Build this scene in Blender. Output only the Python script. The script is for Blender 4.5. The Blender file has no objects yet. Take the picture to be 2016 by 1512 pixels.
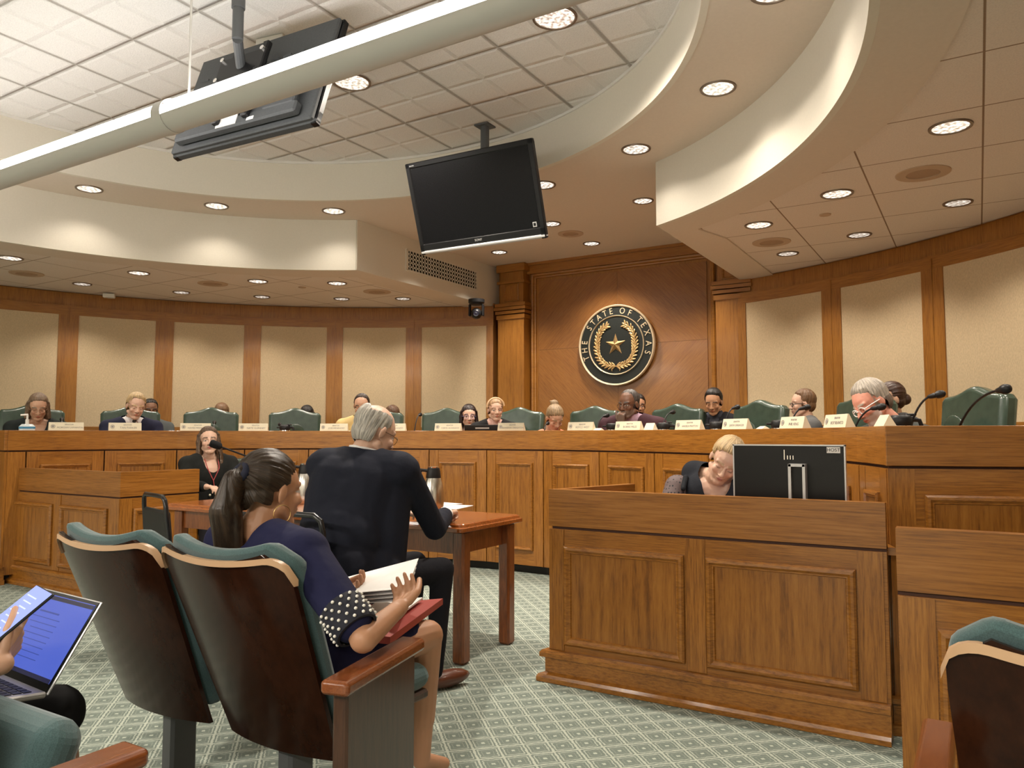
import bpy, math, random
from mathutils import Vector, Matrix, Euler, noise
R_ = math.radians
sc = bpy.context.scene
COL = sc.collection
random.seed(7)

# ---------------------------------------------------------------- camera
CAM = Vector((3.497, -2.512, 1.2)); YAW = R_(31.2); PITCH = math.atan(100/1514); F = 1514.0
cd = bpy.data.cameras.new('camera'); cd.sensor_width = 36; cd.lens = F/2016*36; cd.clip_start = .02
cam = bpy.data.objects.new('camera', cd); COL.objects.link(cam)
cam.location = CAM; cam.rotation_euler = (math.pi/2+PITCH, 0, YAW); sc.camera = cam
CM = Euler((math.pi/2+PITCH, 0, YAW)).to_matrix()

def ray(px, py): return CM @ Vector(((px-1008)/F, -(py-756)/F, -1))
def at_z(px, py, z):
    d = ray(px, py); t = (z-CAM.z)/d.z; return CAM+d*t
def at_y(px, py, y):
    d = ray(px, py); t = (y-CAM.y)/d.y; return CAM+d*t
def at_r(px, py, R):
    d = ray(px, py); a = d.x*d.x+d.y*d.y; b = 2*(CAM.x*d.x+CAM.y*d.y); c = CAM.x**2+CAM.y**2-R*R
    t = (-b+math.sqrt(max(b*b-4*a*c, 0)))/2/a; return CAM+d*t
def at_d(px, py, dist):                       # dist = depth along the view's horizontal axis
    d = ray(px, py); return CAM+d*dist

# ---------------------------------------------------------------- light and exposure
sc.view_settings.view_transform = 'Standard'; sc.view_settings.look = 'None'
sc.view_settings.gamma = 1; sc.view_settings.exposure = 0.52
w = bpy.data.worlds.new('world'); sc.world = w; w.use_nodes = True
w.node_tree.nodes['Background'].inputs[0].default_value = (1, .86, .7, 1)
w.node_tree.nodes['Background'].inputs[1].default_value = 0.06
Z1, Z2, Z3 = 2.77, 3.24, 3.58
RI, RO, RW = 2.63, 3.25, 5.45
def area(name, loc, sx, sy, power, col=(1, .92, .82), rot=(0, 0, 0)):
    l = bpy.data.lights.new(name, 'AREA'); l.shape = 'RECTANGLE'; l.size = sx; l.size_y = sy; l.energy = power; l.color = col
    o = bpy.data.objects.new(name, l); COL.objects.link(o); o.location = loc; o.rotation_euler = rot; return o
def spot(loc, power, ang=110, col=(1, .89, .76), blend=.7, size=.06):
    l = bpy.data.lights.new('downlight_lamp', 'SPOT'); l.energy = power; l.spot_size = R_(ang); l.spot_blend = blend; l.color = col; l.shadow_soft_size = size
    o = bpy.data.objects.new('downlight_lamp', l); COL.objects.link(o); o.location = loc; return o
# unseen fill lamps added above the audience, behind the camera
for (ax, ay) in ((-3, -4.2), (0.2, -4.2), (3.2, -4.4)):
    area('audience_fill_light', (ax, ay, Z1-.03), 1.1, .5, 100)

# ---------------------------------------------------------------- mesh helpers
class MB:
    def __init__(s, M=None): s.v = []; s.f = []; s.M = M
    def add(s, vs, fs, M=None):
        n = len(s.v)
        if M is not None: vs = [M @ Vector(v) for v in vs]
        if s.M is not None: vs = [s.M @ Vector(v) for v in vs]
        s.v += [tuple(v) for v in vs]; s.f += [tuple(i+n for i in f) for f in fs]
    def box(s, c, d, M=None, rz=0, ch=0):
        x, y, z = d[0]/2, d[1]/2, d[2]/2
        T = Matrix.Translation(c) @ Matrix.Rotation(rz, 4, 'Z')
        if M is not None: T = M @ T
        if ch <= 0:
            s.add([(-x,-y,-z),(x,-y,-z),(x,y,-z),(-x,y,-z),(-x,-y,z),(x,-y,z),(x,y,z),(-x,y,z)],
                  [(0,3,2,1),(4,5,6,7),(0,1,5,4),(1,2,6,5),(2,3,7,6),(3,0,4,7)], T)
        else:
            vs = []
            for sx in (-1, 1):
                for sy in (-1, 1):
                    for sz in (-1, 1):
                        vs += [(sx*x, sy*(y-ch), sz*(z-ch)), (sx*(x-ch), sy*y, sz*(z-ch)), (sx*(x-ch), sy*(y-ch), sz*z)]
            def i(a, b, c, k): return ((a*2+b)*2+c)*3+k
            fs = []
            for a in (0, 1):
                fs.append((i(a,0,0,0), i(a,1,0,0), i(a,1,1,0), i(a,0,1,0)))
                fs.append((i(0,a,0,1), i(1,a,0,1), i(1,a,1,1), i(0,a,1,1)))
                fs.append((i(0,0,a,2), i(1,0,a,2), i(1,1,a,2), i(0,1,a,2)))
                for b in (0, 1):
                    fs.append((i(a,b,0,0), i(a,b,1,0), i(a,b,1,1), i(a,b,0,1)))
                    fs.append((i(a,0,b,0), i(a,1,b,0), i(a,1,b,2), i(a,0,b,2)))
                    fs.append((i(0,a,b,1), i(1,a,b,1), i(1,a,b,2), i(0,a,b,2)))
                    for c_ in (0, 1): fs.append((i(a,b,c_,0), i(a,b,c_,1), i(a,b,c_,2)))
            s.add(vs, fs, T)
    def tube(s, pts, r, seg=10, closed=False, cap=True, sx=1.0, up=None):
        pts = [Vector(p) for p in pts]; n = len(pts)
        rr = r if isinstance(r, (list, tuple)) else [r]*n
        vs = []; fs = []; prev = None
        for k, p in enumerate(pts):
            a = pts[(k-1) % n] if (closed or k > 0) else p
            b = pts[(k+1) % n] if (closed or k < n-1) else p
            t = (b-a).normalized()
            if prev is None:
                u0 = Vector(up) if up else (Vector((0,0,1)) if abs(t.z) < .9 else Vector((1,0,0)))
                x = t.cross(u0).normalized()
            else:
                x = (prev - t*prev.dot(t)).normalized()
            prev = x; y = x.cross(t).normalized()
            for j in range(seg):
                an = 2*math.pi*j/seg
                vs.append(p + x*math.cos(an)*rr[k]*sx + y*math.sin(an)*rr[k])
        m = n if closed else n-1
        for k in range(m):
            for j in range(seg):
                a = k*seg+j; b = k*seg+(j+1) % seg; c = ((k+1) % n)*seg+(j+1) % seg; d = ((k+1) % n)*seg+j
                fs.append((a, b, c, d))
        if cap and not closed:
            fs.append(tuple(range(seg))[::-1]); fs.append(tuple(range((n-1)*seg, n*seg)))
        s.add(vs, fs)
    def lathe(s, prof, c=(0,0,0), seg=24, M=None, caps=True):
        vs = []; fs = []
        T = Matrix.Translation(c)
        if M is not None: T = M @ T
        for (r, z) in prof:
            for j in range(seg):
                an = 2*math.pi*j/seg; vs.append((r*math.cos(an), r*math.sin(an), z))
        for k in range(len(prof)-1):
            for j in range(seg):
                fs.append((k*seg+j, k*seg+(j+1) % seg, (k+1)*seg+(j+1) % seg, (k+1)*seg+j))
        if caps and prof[0][0] > 1e-5: fs.append(tuple(range(seg))[::-1])
        if caps and prof[-1][0] > 1e-5: fs.append(tuple(range((len(prof)-1)*seg, len(prof)*seg)))
        s.add(vs, fs, T)
    def ell(s, c, r, M=None, seg=12, rings=8):
        vs = []; fs = []
        T = Matrix.Translation(c) @ (M if M is not None else Matrix())
        vs.append((0,0,-r[2]))
        for k in range(1, rings):
            a = -math.pi/2+math.pi*k/rings
            for j in range(seg):
                b = 2*math.pi*j/seg; vs.append((r[0]*math.cos(a)*math.cos(b), r[1]*math.cos(a)*math.sin(b), r[2]*math.sin(a)))
        vs.append((0,0,r[2])); L = len(vs)-1
        for j in range(seg): fs.append((0, 1+(j+1) % seg, 1+j))
        for k in range(rings-2):
            for j in range(seg): fs.append((1+k*seg+j, 1+k*seg+(j+1) % seg, 1+(k+1)*seg+(j+1) % seg, 1+(k+1)*seg+j))
        o = 1+(rings-2)*seg
        for j in range(seg): fs.append((o+j, o+(j+1) % seg, L))
        s.add(vs, fs, T)
    def cap(s, a, b, ra, rb, seg=12):
        a = Vector(a); b = Vector(b); d = b-a; L = d.length
        if L < 1e-5: s.ell(a, (ra,)*3); return
        q = d.to_track_quat('Z', 'Y').to_matrix().to_4x4(); T = Matrix.Translation(a) @ q
        prof = []
        for k in range(0, 5):
            an = -math.pi/2+math.pi/2*k/4; prof.append((max(ra*math.cos(an), 1e-4), ra*math.sin(an)))
        for k in range(0, 5):
            an = math.pi/2*k/4; prof.append((max(rb*math.cos(an), 1e-4), L+rb*math.sin(an)))
        s.lathe(prof, M=T, seg=seg)
    def prism(s, poly, h, M=None, both=True):     # polygon in xy, extruded along z 0..h
        n = len(poly)
        vs = [(p[0], p[1], 0) for p in poly]+[(p[0], p[1], h) for p in poly]
        fs = [tuple(range(n))[::-1], tuple(range(n, 2*n))]+[(k, (k+1) % n, (k+1) % n+n, k+n) for k in range(n)]
        s.add(vs, fs, M)
    def arcbox(s, r0, r1, a0, a1, z0, z1, step=2.5):
        n = max(1, int(round(abs(a1-a0)/step))); vs = []; fs = []
        for k in range(n+1):
            a = R_(a0+(a1-a0)*k/n); si, co = math.sin(a), math.cos(a)
            for (r, z) in ((r0, z0), (r1, z0), (r1, z1), (r0, z1)): vs.append((r*si, r*co, z))
        for k in range(n):
            for j in range(4): fs.append((4*k+j, 4*k+(j+1) % 4, 4*k+4+(j+1) % 4, 4*k+4+j))
        fs.append((0,3,2,1)); fs.append((4*n, 4*n+1, 4*n+2, 4*n+3))
        s.add(vs, fs)
    def sweep(s, pts, prof, closed=False):     # prof: (outward offset to the right of travel, z)
        n = len(pts); vs = []; fs = []; m = len(prof)
        for k, p in enumerate(pts):
            p = Vector(p)
            a = Vector(pts[k-1]) if (k > 0 or closed) else None; b = Vector(pts[(k+1) % n]) if (k < n-1 or closed) else None
            ns = []
            if a is not None: t = (p-a); ns.append(Vector((t.y, -t.x)).normalized())
            if b is not None: t = (b-p); ns.append(Vector((t.y, -t.x)).normalized())
            nn = sum(ns, Vector((0, 0))).normalized(); c = nn.dot(ns[0])
            for (o, z) in prof: vs.append((p.x+nn.x*o/c, p.y+nn.y*o/c, z))
        for k in range(n if closed else n-1):
            for j in range(m-1): fs.append((k*m+j, ((k+1) % n)*m+j, ((k+1) % n)*m+j+1, k*m+j+1))
        if not closed: fs.append(tuple(range(m))); fs.append(tuple(range((n-1)*m, n*m))[::-1])
        s.add(vs, fs)
    def rect_mold(s, x0, x1, z0, z1, prof, M):  # picture-frame moulding on local plane y=0, protruding to -y
        vs = []; fs = []; m = len(prof)
        for (cx, cz, dx, dz) in ((x0, z0, 1, 1), (x1, z0, -1, 1), (x1, z1, -1, -1), (x0, z1, 1, -1)):
            for (d, h) in prof: vs.append((cx+dx*d, -h, cz+dz*d))
        for k in range(4):
            for j in range(m-1): fs.append((k*m+j, k*m+j+1, ((k+1) % 4)*m+j+1, ((k+1) % 4)*m+j))
        s.add(vs, fs, M)
    def build(s, name, mat, parent=None, smooth=False, bevel=0, fix=True, loc=None):
        me = bpy.data.meshes.new(name); me.from_pydata(s.v, [], s.f)
        if fix:
            import bmesh
            bm = bmesh.new(); bm.from_mesh(me); bmesh.ops.recalc_face_normals(bm, faces=bm.faces); bm.to_mesh(me); bm.free()
        o = bpy.data.objects.new(name, me); COL.objects.link(o)
        for m in (mat if isinstance(mat, (list, tuple)) else [mat]): me.materials.append(m)
        if smooth:
            me.polygons.foreach_set('use_smooth', [True]*len(me.polygons))
            if smooth != 'full': me.set_sharp_from_angle(angle=R_(40))
        if bevel:
            b = o.modifiers.new('bevel', 'BEVEL'); b.width = bevel; b.segments = 2; b.limit_method = 'ANGLE'
        if parent: o.parent = parent
        return o
def tag(o, label=None, cat=None, group=None, kind=None):
    for k, v in (('label', label), ('category', cat), ('group', group), ('kind', kind)):
        if v: o[k] = v
    return o
def empty(name, loc=(0,0,0), rz=0, label=None, cat=None, group=None):
    o = bpy.data.objects.new(name, None); COL.objects.link(o); o.location = loc; o.rotation_euler = (0,0,rz); o.empty_display_size = .05
    return tag(o, label, cat, group)
def copy_tree(o, parent=None):
    c = o.copy(); COL.objects.link(c); c.parent = parent
    for ch in list(o.children): copy_tree(ch, c)
    return c
def text(s, size, mat, parent, M, name='lettering', ext=.001, align='CENTER', font=None):
    cu = bpy.data.curves.new(name, 'FONT'); cu.body = s; cu.size = size; cu.extrude = ext; cu.align_x = align; cu.align_y = 'CENTER'; cu.resolution_u = 3
    t = bpy.data.objects.new(name, cu); COL.objects.link(t)
    dg = bpy.context.evaluated_depsgraph_get(); me = bpy.data.meshes.new_from_object(t.evaluated_get(dg)); bpy.data.objects.remove(t)
    o = bpy.data.objects.new(name, me); COL.objects.link(o); me.materials.clear(); me.materials.append(mat)
    me.transform(M); o.parent = parent
    return o
def P(r, a, z): return Vector((r*math.sin(R_(a)), r*math.cos(R_(a)), z))

# ---------------------------------------------------------------- materials
def mat(name, col, rough=.6, metal=0, spec=.5, coat=0, emit=None, es=0, alpha=1):
    m = bpy.data.materials.new(name); m.use_nodes = True; b = m.node_tree.nodes['Principled BSDF']
    b.inputs['Base Color'].default_value = (*col, 1); b.inputs['Roughness'].default_value = rough; b.inputs['Metallic'].default_value = metal
    b.inputs['Specular IOR Level'].default_value = spec; b.inputs['Coat Weight'].default_value = coat; b.inputs['Coat Roughness'].default_value = .12
    if emit: b.inputs['Emission Color'].default_value = (*emit, 1); b.inputs['Emission Strength'].default_value = es
    b.inputs['Alpha'].default_value = alpha
    return m
class NT:
    def __init__(s, m): s.t = m.node_tree; s.b = s.t.nodes['Principled BSDF']
    def n(s, typ, **kw):
        n = s.t.nodes.new(typ)
        for k, v in kw.items():
            if k.startswith('i_'):
                key = k[2:]; key = int(key) if key.isdigit() else key.replace('_', ' ')
                n.inputs[key].default_value = v
            else: setattr(n, k, v)
        return n
    def l(s, a, b): s.t.links.new(a, b)
    def math(s, op, a, b=None, c=None):
        n = s.t.nodes.new('ShaderNodeMath'); n.operation = op
        for k, v in enumerate((a, b, c)):
            if v is None: continue
            if isinstance(v, (int, float)): n.inputs[k].default_value = v
            else: s.l(v, n.inputs[k])
        return n.outputs[0]
    def ramp(s, fac, stops):
        r = s.t.nodes.new('ShaderNodeValToRGB'); e = r.color_ramp.elements
        while len(e) < len(stops): e.new(.5)
        for k, (p, c) in enumerate(stops): e[k].position = p; e[k].color = (*c, 1)
        s.l(fac, r.inputs[0]); return r.outputs[0]
    def bump(s, h, st=.3, d=.002):
        b = s.t.nodes.new('ShaderNodeBump'); b.inputs['Strength'].default_value = st; b.inputs['Distance'].default_value = d
        s.l(h, b.inputs['Height']); s.l(b.outputs[0], s.b.inputs['Normal']); return b
    def coord(s, out='Object', scale=(1,1,1), rot=(0,0,0)):
        c = s.t.nodes.new('ShaderNodeTexCoord'); v = c.outputs[out]
        if rot != (0,0,0):
            r = s.t.nodes.new('ShaderNodeMapping'); r.inputs['Rotation'].default_value = rot; s.l(v, r.inputs[0]); v = r.outputs[0]
        m = s.t.nodes.new('ShaderNodeMapping'); m.inputs['Scale'].default_value = scale
        s.l(v, m.inputs[0]); return m.outputs[0]
def oak(name, scale, c0, c1, c2, rough=.32, coat=.25, cath=.0, rot=(0,0,0)):
    m = mat(name, c1, rough, coat=coat); t = NT(m); v = t.coord('Object', scale, rot)
    big = t.n('ShaderNodeTexNoise', i_Scale=.45, i_Detail=2.0, i_Distortion=1.5); t.l(v, big.inputs[0])
    fine = t.n('ShaderNodeTexNoise', i_Scale=9.0, i_Detail=5.0, i_Roughness=.7); t.l(v, fine.inputs[0])
    wv = t.n('ShaderNodeTexWave', i_Scale=.55, i_Distortion=7.0, i_Detail=2.0); wv.inputs['Detail Scale'].default_value = .8; t.l(v, wv.inputs[0])
    f = t.math('ADD', t.math('MULTIPLY', fine.outputs[0], .80), t.math('MULTIPLY', wv.outputs['Fac'], .03+cath))
    f = t.math('ADD', f, t.math('MULTIPLY', big.outputs[0], .25))
    t.l(t.ramp(f, [(.38, c0), (.55, c1), (.75, c2)]), t.b.inputs['Base Color'])
    t.bump(fine.outputs[0], .12, .001)
    return m
O0, O1, O2 = (.15, .052, .006), (.295, .113, .0155), (.415, .176, .030)
oak_v = oak('oak_upright_grain', (16, 16, .9), O0, O1, O2)
oak_h = oak('oak_level_grain', (.9, .9, 22), O0, O1, O2)
oak_p = oak('oak_panel', (9, 9, .7), (.13, .044, .005), (.26, .098, .013), (.35, .145, .024), cath=.05)
oak_s = oak('oak_board_band', (.5, .5, 16), O0, O1, (.37, .16, .04), rough=.36, coat=.12)
oak_m = oak('oak_moulding', (3, 3, 14), O0, O1, O2)
W0, W1, W2 = (.20, .075, .010), (.33, .134, .019), (.41, .176, .030)
wall_v = oak('wall_oak_upright', (14, 14, .7), W0, W1, W2, rough=.4)
wall_h = oak('wall_oak_level', (.7, .7, 16), W0, W1, W2, rough=.4)
table_w = oak('table_cherry', (2.0, 14, 14), (.16, .040, .008), (.30, .085, .018), (.42, .14, .032), rough=.22, coat=.5)
leg_w = oak('table_leg_cherry', (14, 14, 1.2), (.11, .030, .008), (.20, .058, .014), (.30, .095, .024), rough=.28, coat=.4)
arm_w = oak('armrest_cherry', (22, 2.5, 22), (.14, .038, .010), (.20, .056, .015), (.26, .080, .022), rough=.2, coat=.6)
shell_w = oak('seat_shell_walnut', (3, 3, 1.2), (.018, .006, .003), (.028, .009, .004), (.038, .013, .006), rough=.16, coat=.0)
shell_w.node_tree.nodes['Principled BSDF'].inputs['Specular IOR Level'].default_value = .20
shell_e = mat('plywood_edge', (.52, .33, .19), .4)
side_w = oak('seat_side_laminate', (9, 9, .9), (.030, .012, .006), (.055, .022, .010), (.08, .032, .015), rough=.3, coat=.3)
gap_shade = mat('painted_gap_shade', (.05, .014, .004), .7)  # wood darkened so the shade of the gaps is in its colour
kick = mat('toe_kick_dark', (.012, .010, .008), .7)
def noisy(name, col, amt=.15, scale=60, rough=.8, bump=.2, dist=.002, spec=.3, sheen=0, metal=0, vscale=(1,1,1)):
    m = mat(name, col, rough, spec=spec, metal=metal); t = NT(m); v = t.coord('Object', vscale)
    n = t.n('ShaderNodeTexNoise', i_Scale=float(scale), i_Detail=3.0); t.l(v, n.inputs[0])
    lo = tuple(c*(1-amt) for c in col); hi = tuple(min(1, c*(1+amt)) for c in col)
    t.l(t.ramp(n.outputs[0], [(.3, lo), (.7, hi)]), t.b.inputs['Base Color'])
    if bump: t.bump(n.outputs[0], bump, dist)
    if sheen: t.b.inputs['Sheen Weight'].default_value = sheen
    return m
paint = noisy('cream_paint', (.72, .68, .59), .02, 90, .85, .05, .001)
paint_soffit = noisy('tan_soffit_paint', (.69, .61, .52), .02, 60, .85, .05, .001)
fabric_panel = noisy('beige_wall_fabric', (.60, .47, .30), .10, 160, .95, .5, .002, vscale=(1, 1, .35))
teal = noisy('teal_seat_fabric', (.062, .112, .115), .22, 420, .95, .4, .001, sheen=.3)
leather = noisy('green_leather', (.042, .068, .050), .14, 14, .24, .12, .004, spec=.6)
black_pl = noisy('black_plastic', (.012, .012, .013), .2, 200, .4, .05, .001)
tv_black = mat('tv_black_gloss', (.005, .005, .006), .3, spec=.3)
tv_back = noisy('tv_back_plastic', (.062, .066, .070), .1, 90, .55, .1, .001)
screen_m = mat('tv_screen', (.003, .003, .004), .25, spec=.18)
frame_black = mat('black_tube_frame', (.010, .010, .011), .28)
vinyl_black = noisy('black_vinyl', (.012, .014, .014), .2, 120, .5, .15, .001)
chrome = mat('chrome', (.85, .83, .80), .12, 1)
steel = noisy('brushed_steel', (.62, .60, .56), .08, 40, .26, .03, .001, metal=1, vscale=(8, 8, .3))
silver = mat('silver_plastic', (.55, .55, .56), .35, .6)
white_pl = mat('white_plastic', (.75, .73, .69), .5)
paper = noisy('white_paper', (.80, .78, .76), .02, 30, .8, 0)
card_m = noisy('cream_card', (.74, .68, .52), .02, 30, .7, 0)
ink = mat('grey_ink', (.30, .28, .26), .8)
ink_dk = mat('dark_ink', (.02, .02, .02), .8)
red_m = mat('red_binder', (.32, .035, .025), .45)
pole_m = mat('grey_painted_metal', (.09, .095, .10), .5)
brass = mat('brass', (.75, .52, .22), .25, 1)
gold = noisy('antique_gold', (.68, .47, .22), .2, 60, .38, .2, .002, metal=.75)
gold_lt = mat('pale_gold_rim', (.80, .66, .45), .42, .35)
seal_blk = noisy('seal_black_green', (.018, .022, .020), .25, 150, .55, .2, .001)
# ceiling tiles
def tile_mat(name, col, s, line, wid, origin=(0, 0), sub=None, speck=.0, bs=.5):
    m = mat(name, col, .9, spec=.2); t = NT(m)
    c = t.t.nodes.new('ShaderNodeTexCoord'); sp = t.t.nodes.new('ShaderNodeSeparateXYZ'); t.l(c.outputs['Object'], sp.inputs[0])
    def grid(s_, wd):
        ds = []
        for k in (0, 1):
            u = t.math('DIVIDE', t.math('SUBTRACT', sp.outputs[k], origin[k]), s_)
            fr = t.math('FRACT', t.math('ADD', u, 200.0)); d = t.math('MINIMUM', fr, t.math('SUBTRACT', 1.0, fr)); ds.append(d)
        d = t.math('MINIMUM', ds[0], ds[1]); return t.math('MULTIPLY', d, s_), wd
    d, wd = grid(s, wid)
    g = t.math('SMOOTH_MIN', t.math('DIVIDE', d, wd), 1.0, .2)
    n = t.n('ShaderNodeTexNoise', i_Scale=140.0, i_Detail=2.0); t.l(c.outputs['Object'], n.inputs[0])
    cr = t.ramp(g, [(.0, line), (.55, line), (1.0, col)])
    mx = t.n('ShaderNodeMix', data_type='RGBA', blend_type='MULTIPLY'); mx.inputs[0].default_value = 1
    t.l(cr, mx.inputs[6]); t.l(t.ramp(n.outputs[0], [(.3, (1-speck,)*3), (.6, (1, 1, 1))]), mx.inputs[7])
    t.l(mx.outputs[2], t.b.inputs['Base Color'])
    h = g
    if sub:
        d2, w2 = grid(sub[0], sub[1]); g2 = t.math('SMOOTH_MIN', t.math('DIVIDE', d2, w2), 1.0, .2); h = t.math('ADD', g, g2)
    h = t.math('ADD', h, t.math('MULTIPLY', n.outputs[0], .15)); t.bump(h, bs, .012)
    return m
tile_hi = tile_mat('upper_ceiling_tile', (.75, .735, .71), .61, (.52, .49, .45), .016, (.433, 1.37), sub=(.305, .03), speck=.12, bs=.9)
tile_lo = tile_mat('lower_ceiling_tile', (.77, .70, .63), .61, (.30, .21, .14), .006, (2.96, 1.72), speck=.10, bs=.25)
# carpet
def carpet_mat():
    m = mat('carpet_lattice', (.3, .35, .3), .97, spec=.1); t = NT(m)
    c = t.t.nodes.new('ShaderNodeTexCoord'); sp = t.t.nodes.new('ShaderNodeSeparateXYZ'); t.l(c.outputs['Object'], sp.inputs[0])
    wob = t.n('ShaderNodeTexNoise', i_Scale=60.0, i_Detail=1.0); t.l(c.outputs['Object'], wob.inputs[0])
    S = .098; w_ = t.math('MULTIPLY', t.math('SUBTRACT', wob.outputs[0], .5), .10)
    a = t.math('ADD', t.math('DIVIDE', t.math('ADD', sp.outputs[0], sp.outputs[1]), S*1.414), w_)
    b = t.math('ADD', t.math('DIVIDE', t.math('SUBTRACT', sp.outputs[0], sp.outputs[1]), S*1.414), w_)
    A = t.math('ABSOLUTE', t.math('SUBTRACT', t.math('FRACT', t.math('ADD', a, 100.0)), .5))
    B = t.math('ABSOLUTE', t.math('SUBTRACT', t.math('FRACT', t.math('ADD', b, 100.0)), .5))
    mx = t.math('MAXIMUM', A, B)
    def band(x, lo, hi): return t.math('MULTIPLY', t.math('GREATER_THAN', x, lo), t.math('LESS_THAN', x, hi))
    l1 = band(mx, .455, .6); l2 = band(mx, .33, .385); dot = t.math('LESS_THAN', mx, .07); l3 = band(mx, .20, .235)
    f = t.math('MAXIMUM', t.math('MAXIMUM', l1, t.math('MULTIPLY', l2, .8)), t.math('MAXIMUM', dot, t.math('MULTIPLY', l3, .25)))
    n = t.n('ShaderNodeTexNoise', i_Scale=350.0, i_Detail=2.0); t.l(c.outputs['Object'], n.inputs[0])
    f = t.math('ADD', f, t.math('MULTIPLY', t.math('SUBTRACT', n.outputs[0], .5), .5))
    t.l(t.ramp(f, [(.0, (.175, .212, .185)), (1.0, (.45, .49, .42))]), t.b.inputs['Base Color'])
    t.bump(n.outputs[0], .5, .003)
    return m
carpet = carpet_mat()
# ================================================================ ROOM SHELL
def struct(o, label=None): o['kind'] = 'structure'; return o
WA = 15.6          # wall arc starts this many degrees from the seal wall axis
m = MB(); m.box((0, 0, -.05), (13, 14, .1)); struct(m.build('floor', carpet))
def outer(th):
    a = R_(th); s_, c_ = abs(math.sin(a)), math.cos(a)
    if abs(th) < 90: return RW+.25
    L = (RW+.25)/max(s_, 1e-6)
    return min(L, 6.3/max(-c_, 1e-6))
def polar_slab(z0, z1, inn, out, a0, a1, step=1.5):
    n = int(round((a1-a0)/step)); mb = MB(); vs = []; fs = []
    for k in range(n+1):
        th = a0+(a1-a0)*k/n; a = R_(th); i, o_ = inn(th), out(th)
        for r, z in ((i, z0), (o_, z0), (o_, z1), (i, z1)): vs.append((r*math.sin(a), r*math.cos(a), z))
    for k in range(n):
        for j in range(4): fs.append((4*k+j, 4*k+(j+1) % 4, 4*k+4+(j+1) % 4, 4*k+4+j))
    mb.add(vs, fs); return mb
GA = math.degrees(math.asin(1.5/RO))     # gap half angle
def inn1(th):
    if th < GA or th > 360-GA: return 1.5/math.sin(R_(min(th, 360-th)))
    return RO
mb = polar_slab(Z1, Z1+.06, lambda t: inn1(t % 360), lambda t: outer(t if t <= 180 else t-360), 15.3, 344.7)
struct(mb.build('ceiling', tile_lo))
# smooth plaster rim of the lower ceiling, around the round opening
def rim(th):
    r = inn1(th % 360); return r
mb = polar_slab(Z1-.012, Z1+.01, lambda t: inn1(t % 360), lambda t: (RO+.33 if GA <= t % 360 <= 360-GA else (1.5+.33)/math.sin(R_(min(t % 360, 360-t % 360)))), 15.3, 344.7)
struct(mb.build('trim_1', paint_soffit))
def out2(th):
    t = min(th % 360, 360-th % 360)
    if t < GA: return min(1.52/max(math.sin(R_(t)), 1e-6), 5.6/math.cos(R_(t)))
    return RO+.02
mb = polar_slab(Z2, Z2+.05, lambda t: RI, out2, -180, 180); struct(mb.build('ceiling', paint_soffit))
mb = polar_slab(Z3, Z3+.05, lambda t: 0.02, lambda t: RI+.03, -180, 180); struct(mb.build('ceiling', tile_hi))
# curved fascias
m = MB(); m.arcbox(RI-.008, RI+.03, -180, 180, Z2-.003, Z3+.01, 1); struct(m.build('trim_2', paint, smooth=True))
m = MB(); m.arcbox(RO-.008, RO+.03, GA, 360-GA, Z1-.013, Z2+.01, 1); struct(m.build('trim_3', paint, smooth=True))
yc = RO*math.cos(R_(GA))
for s_ in (-1, 1):
    m = MB(); m.box((s_*1.510, (yc+5.45)/2, (Z1+Z2)/2), (.04, 5.45-yc, Z2-Z1+.02)); struct(m.build('trim_4', paint))
m = MB(); m.lathe([(RI+.001, Z3-.02), (RI-.02, Z3-.02), (RI-.02, Z3+.0)], seg=120, caps=False)
struct(m.build('trim_5', white_pl, fix=False))
# outer walls
wall_back_m = wall_v
for nm, c, d in (('wall_left', (-5.75, -2.9, 1.9), (.1, 6.8, 3.9)), ('wall_right', (5.75, -2.9, 1.9), (.1, 6.8, 3.9)), ('wall_rear', (0, -6.35, 1.9), (11.6, .1, 3.9))):
    m = MB(); m.box(c, d); struct(m.build(nm, paint))
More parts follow.
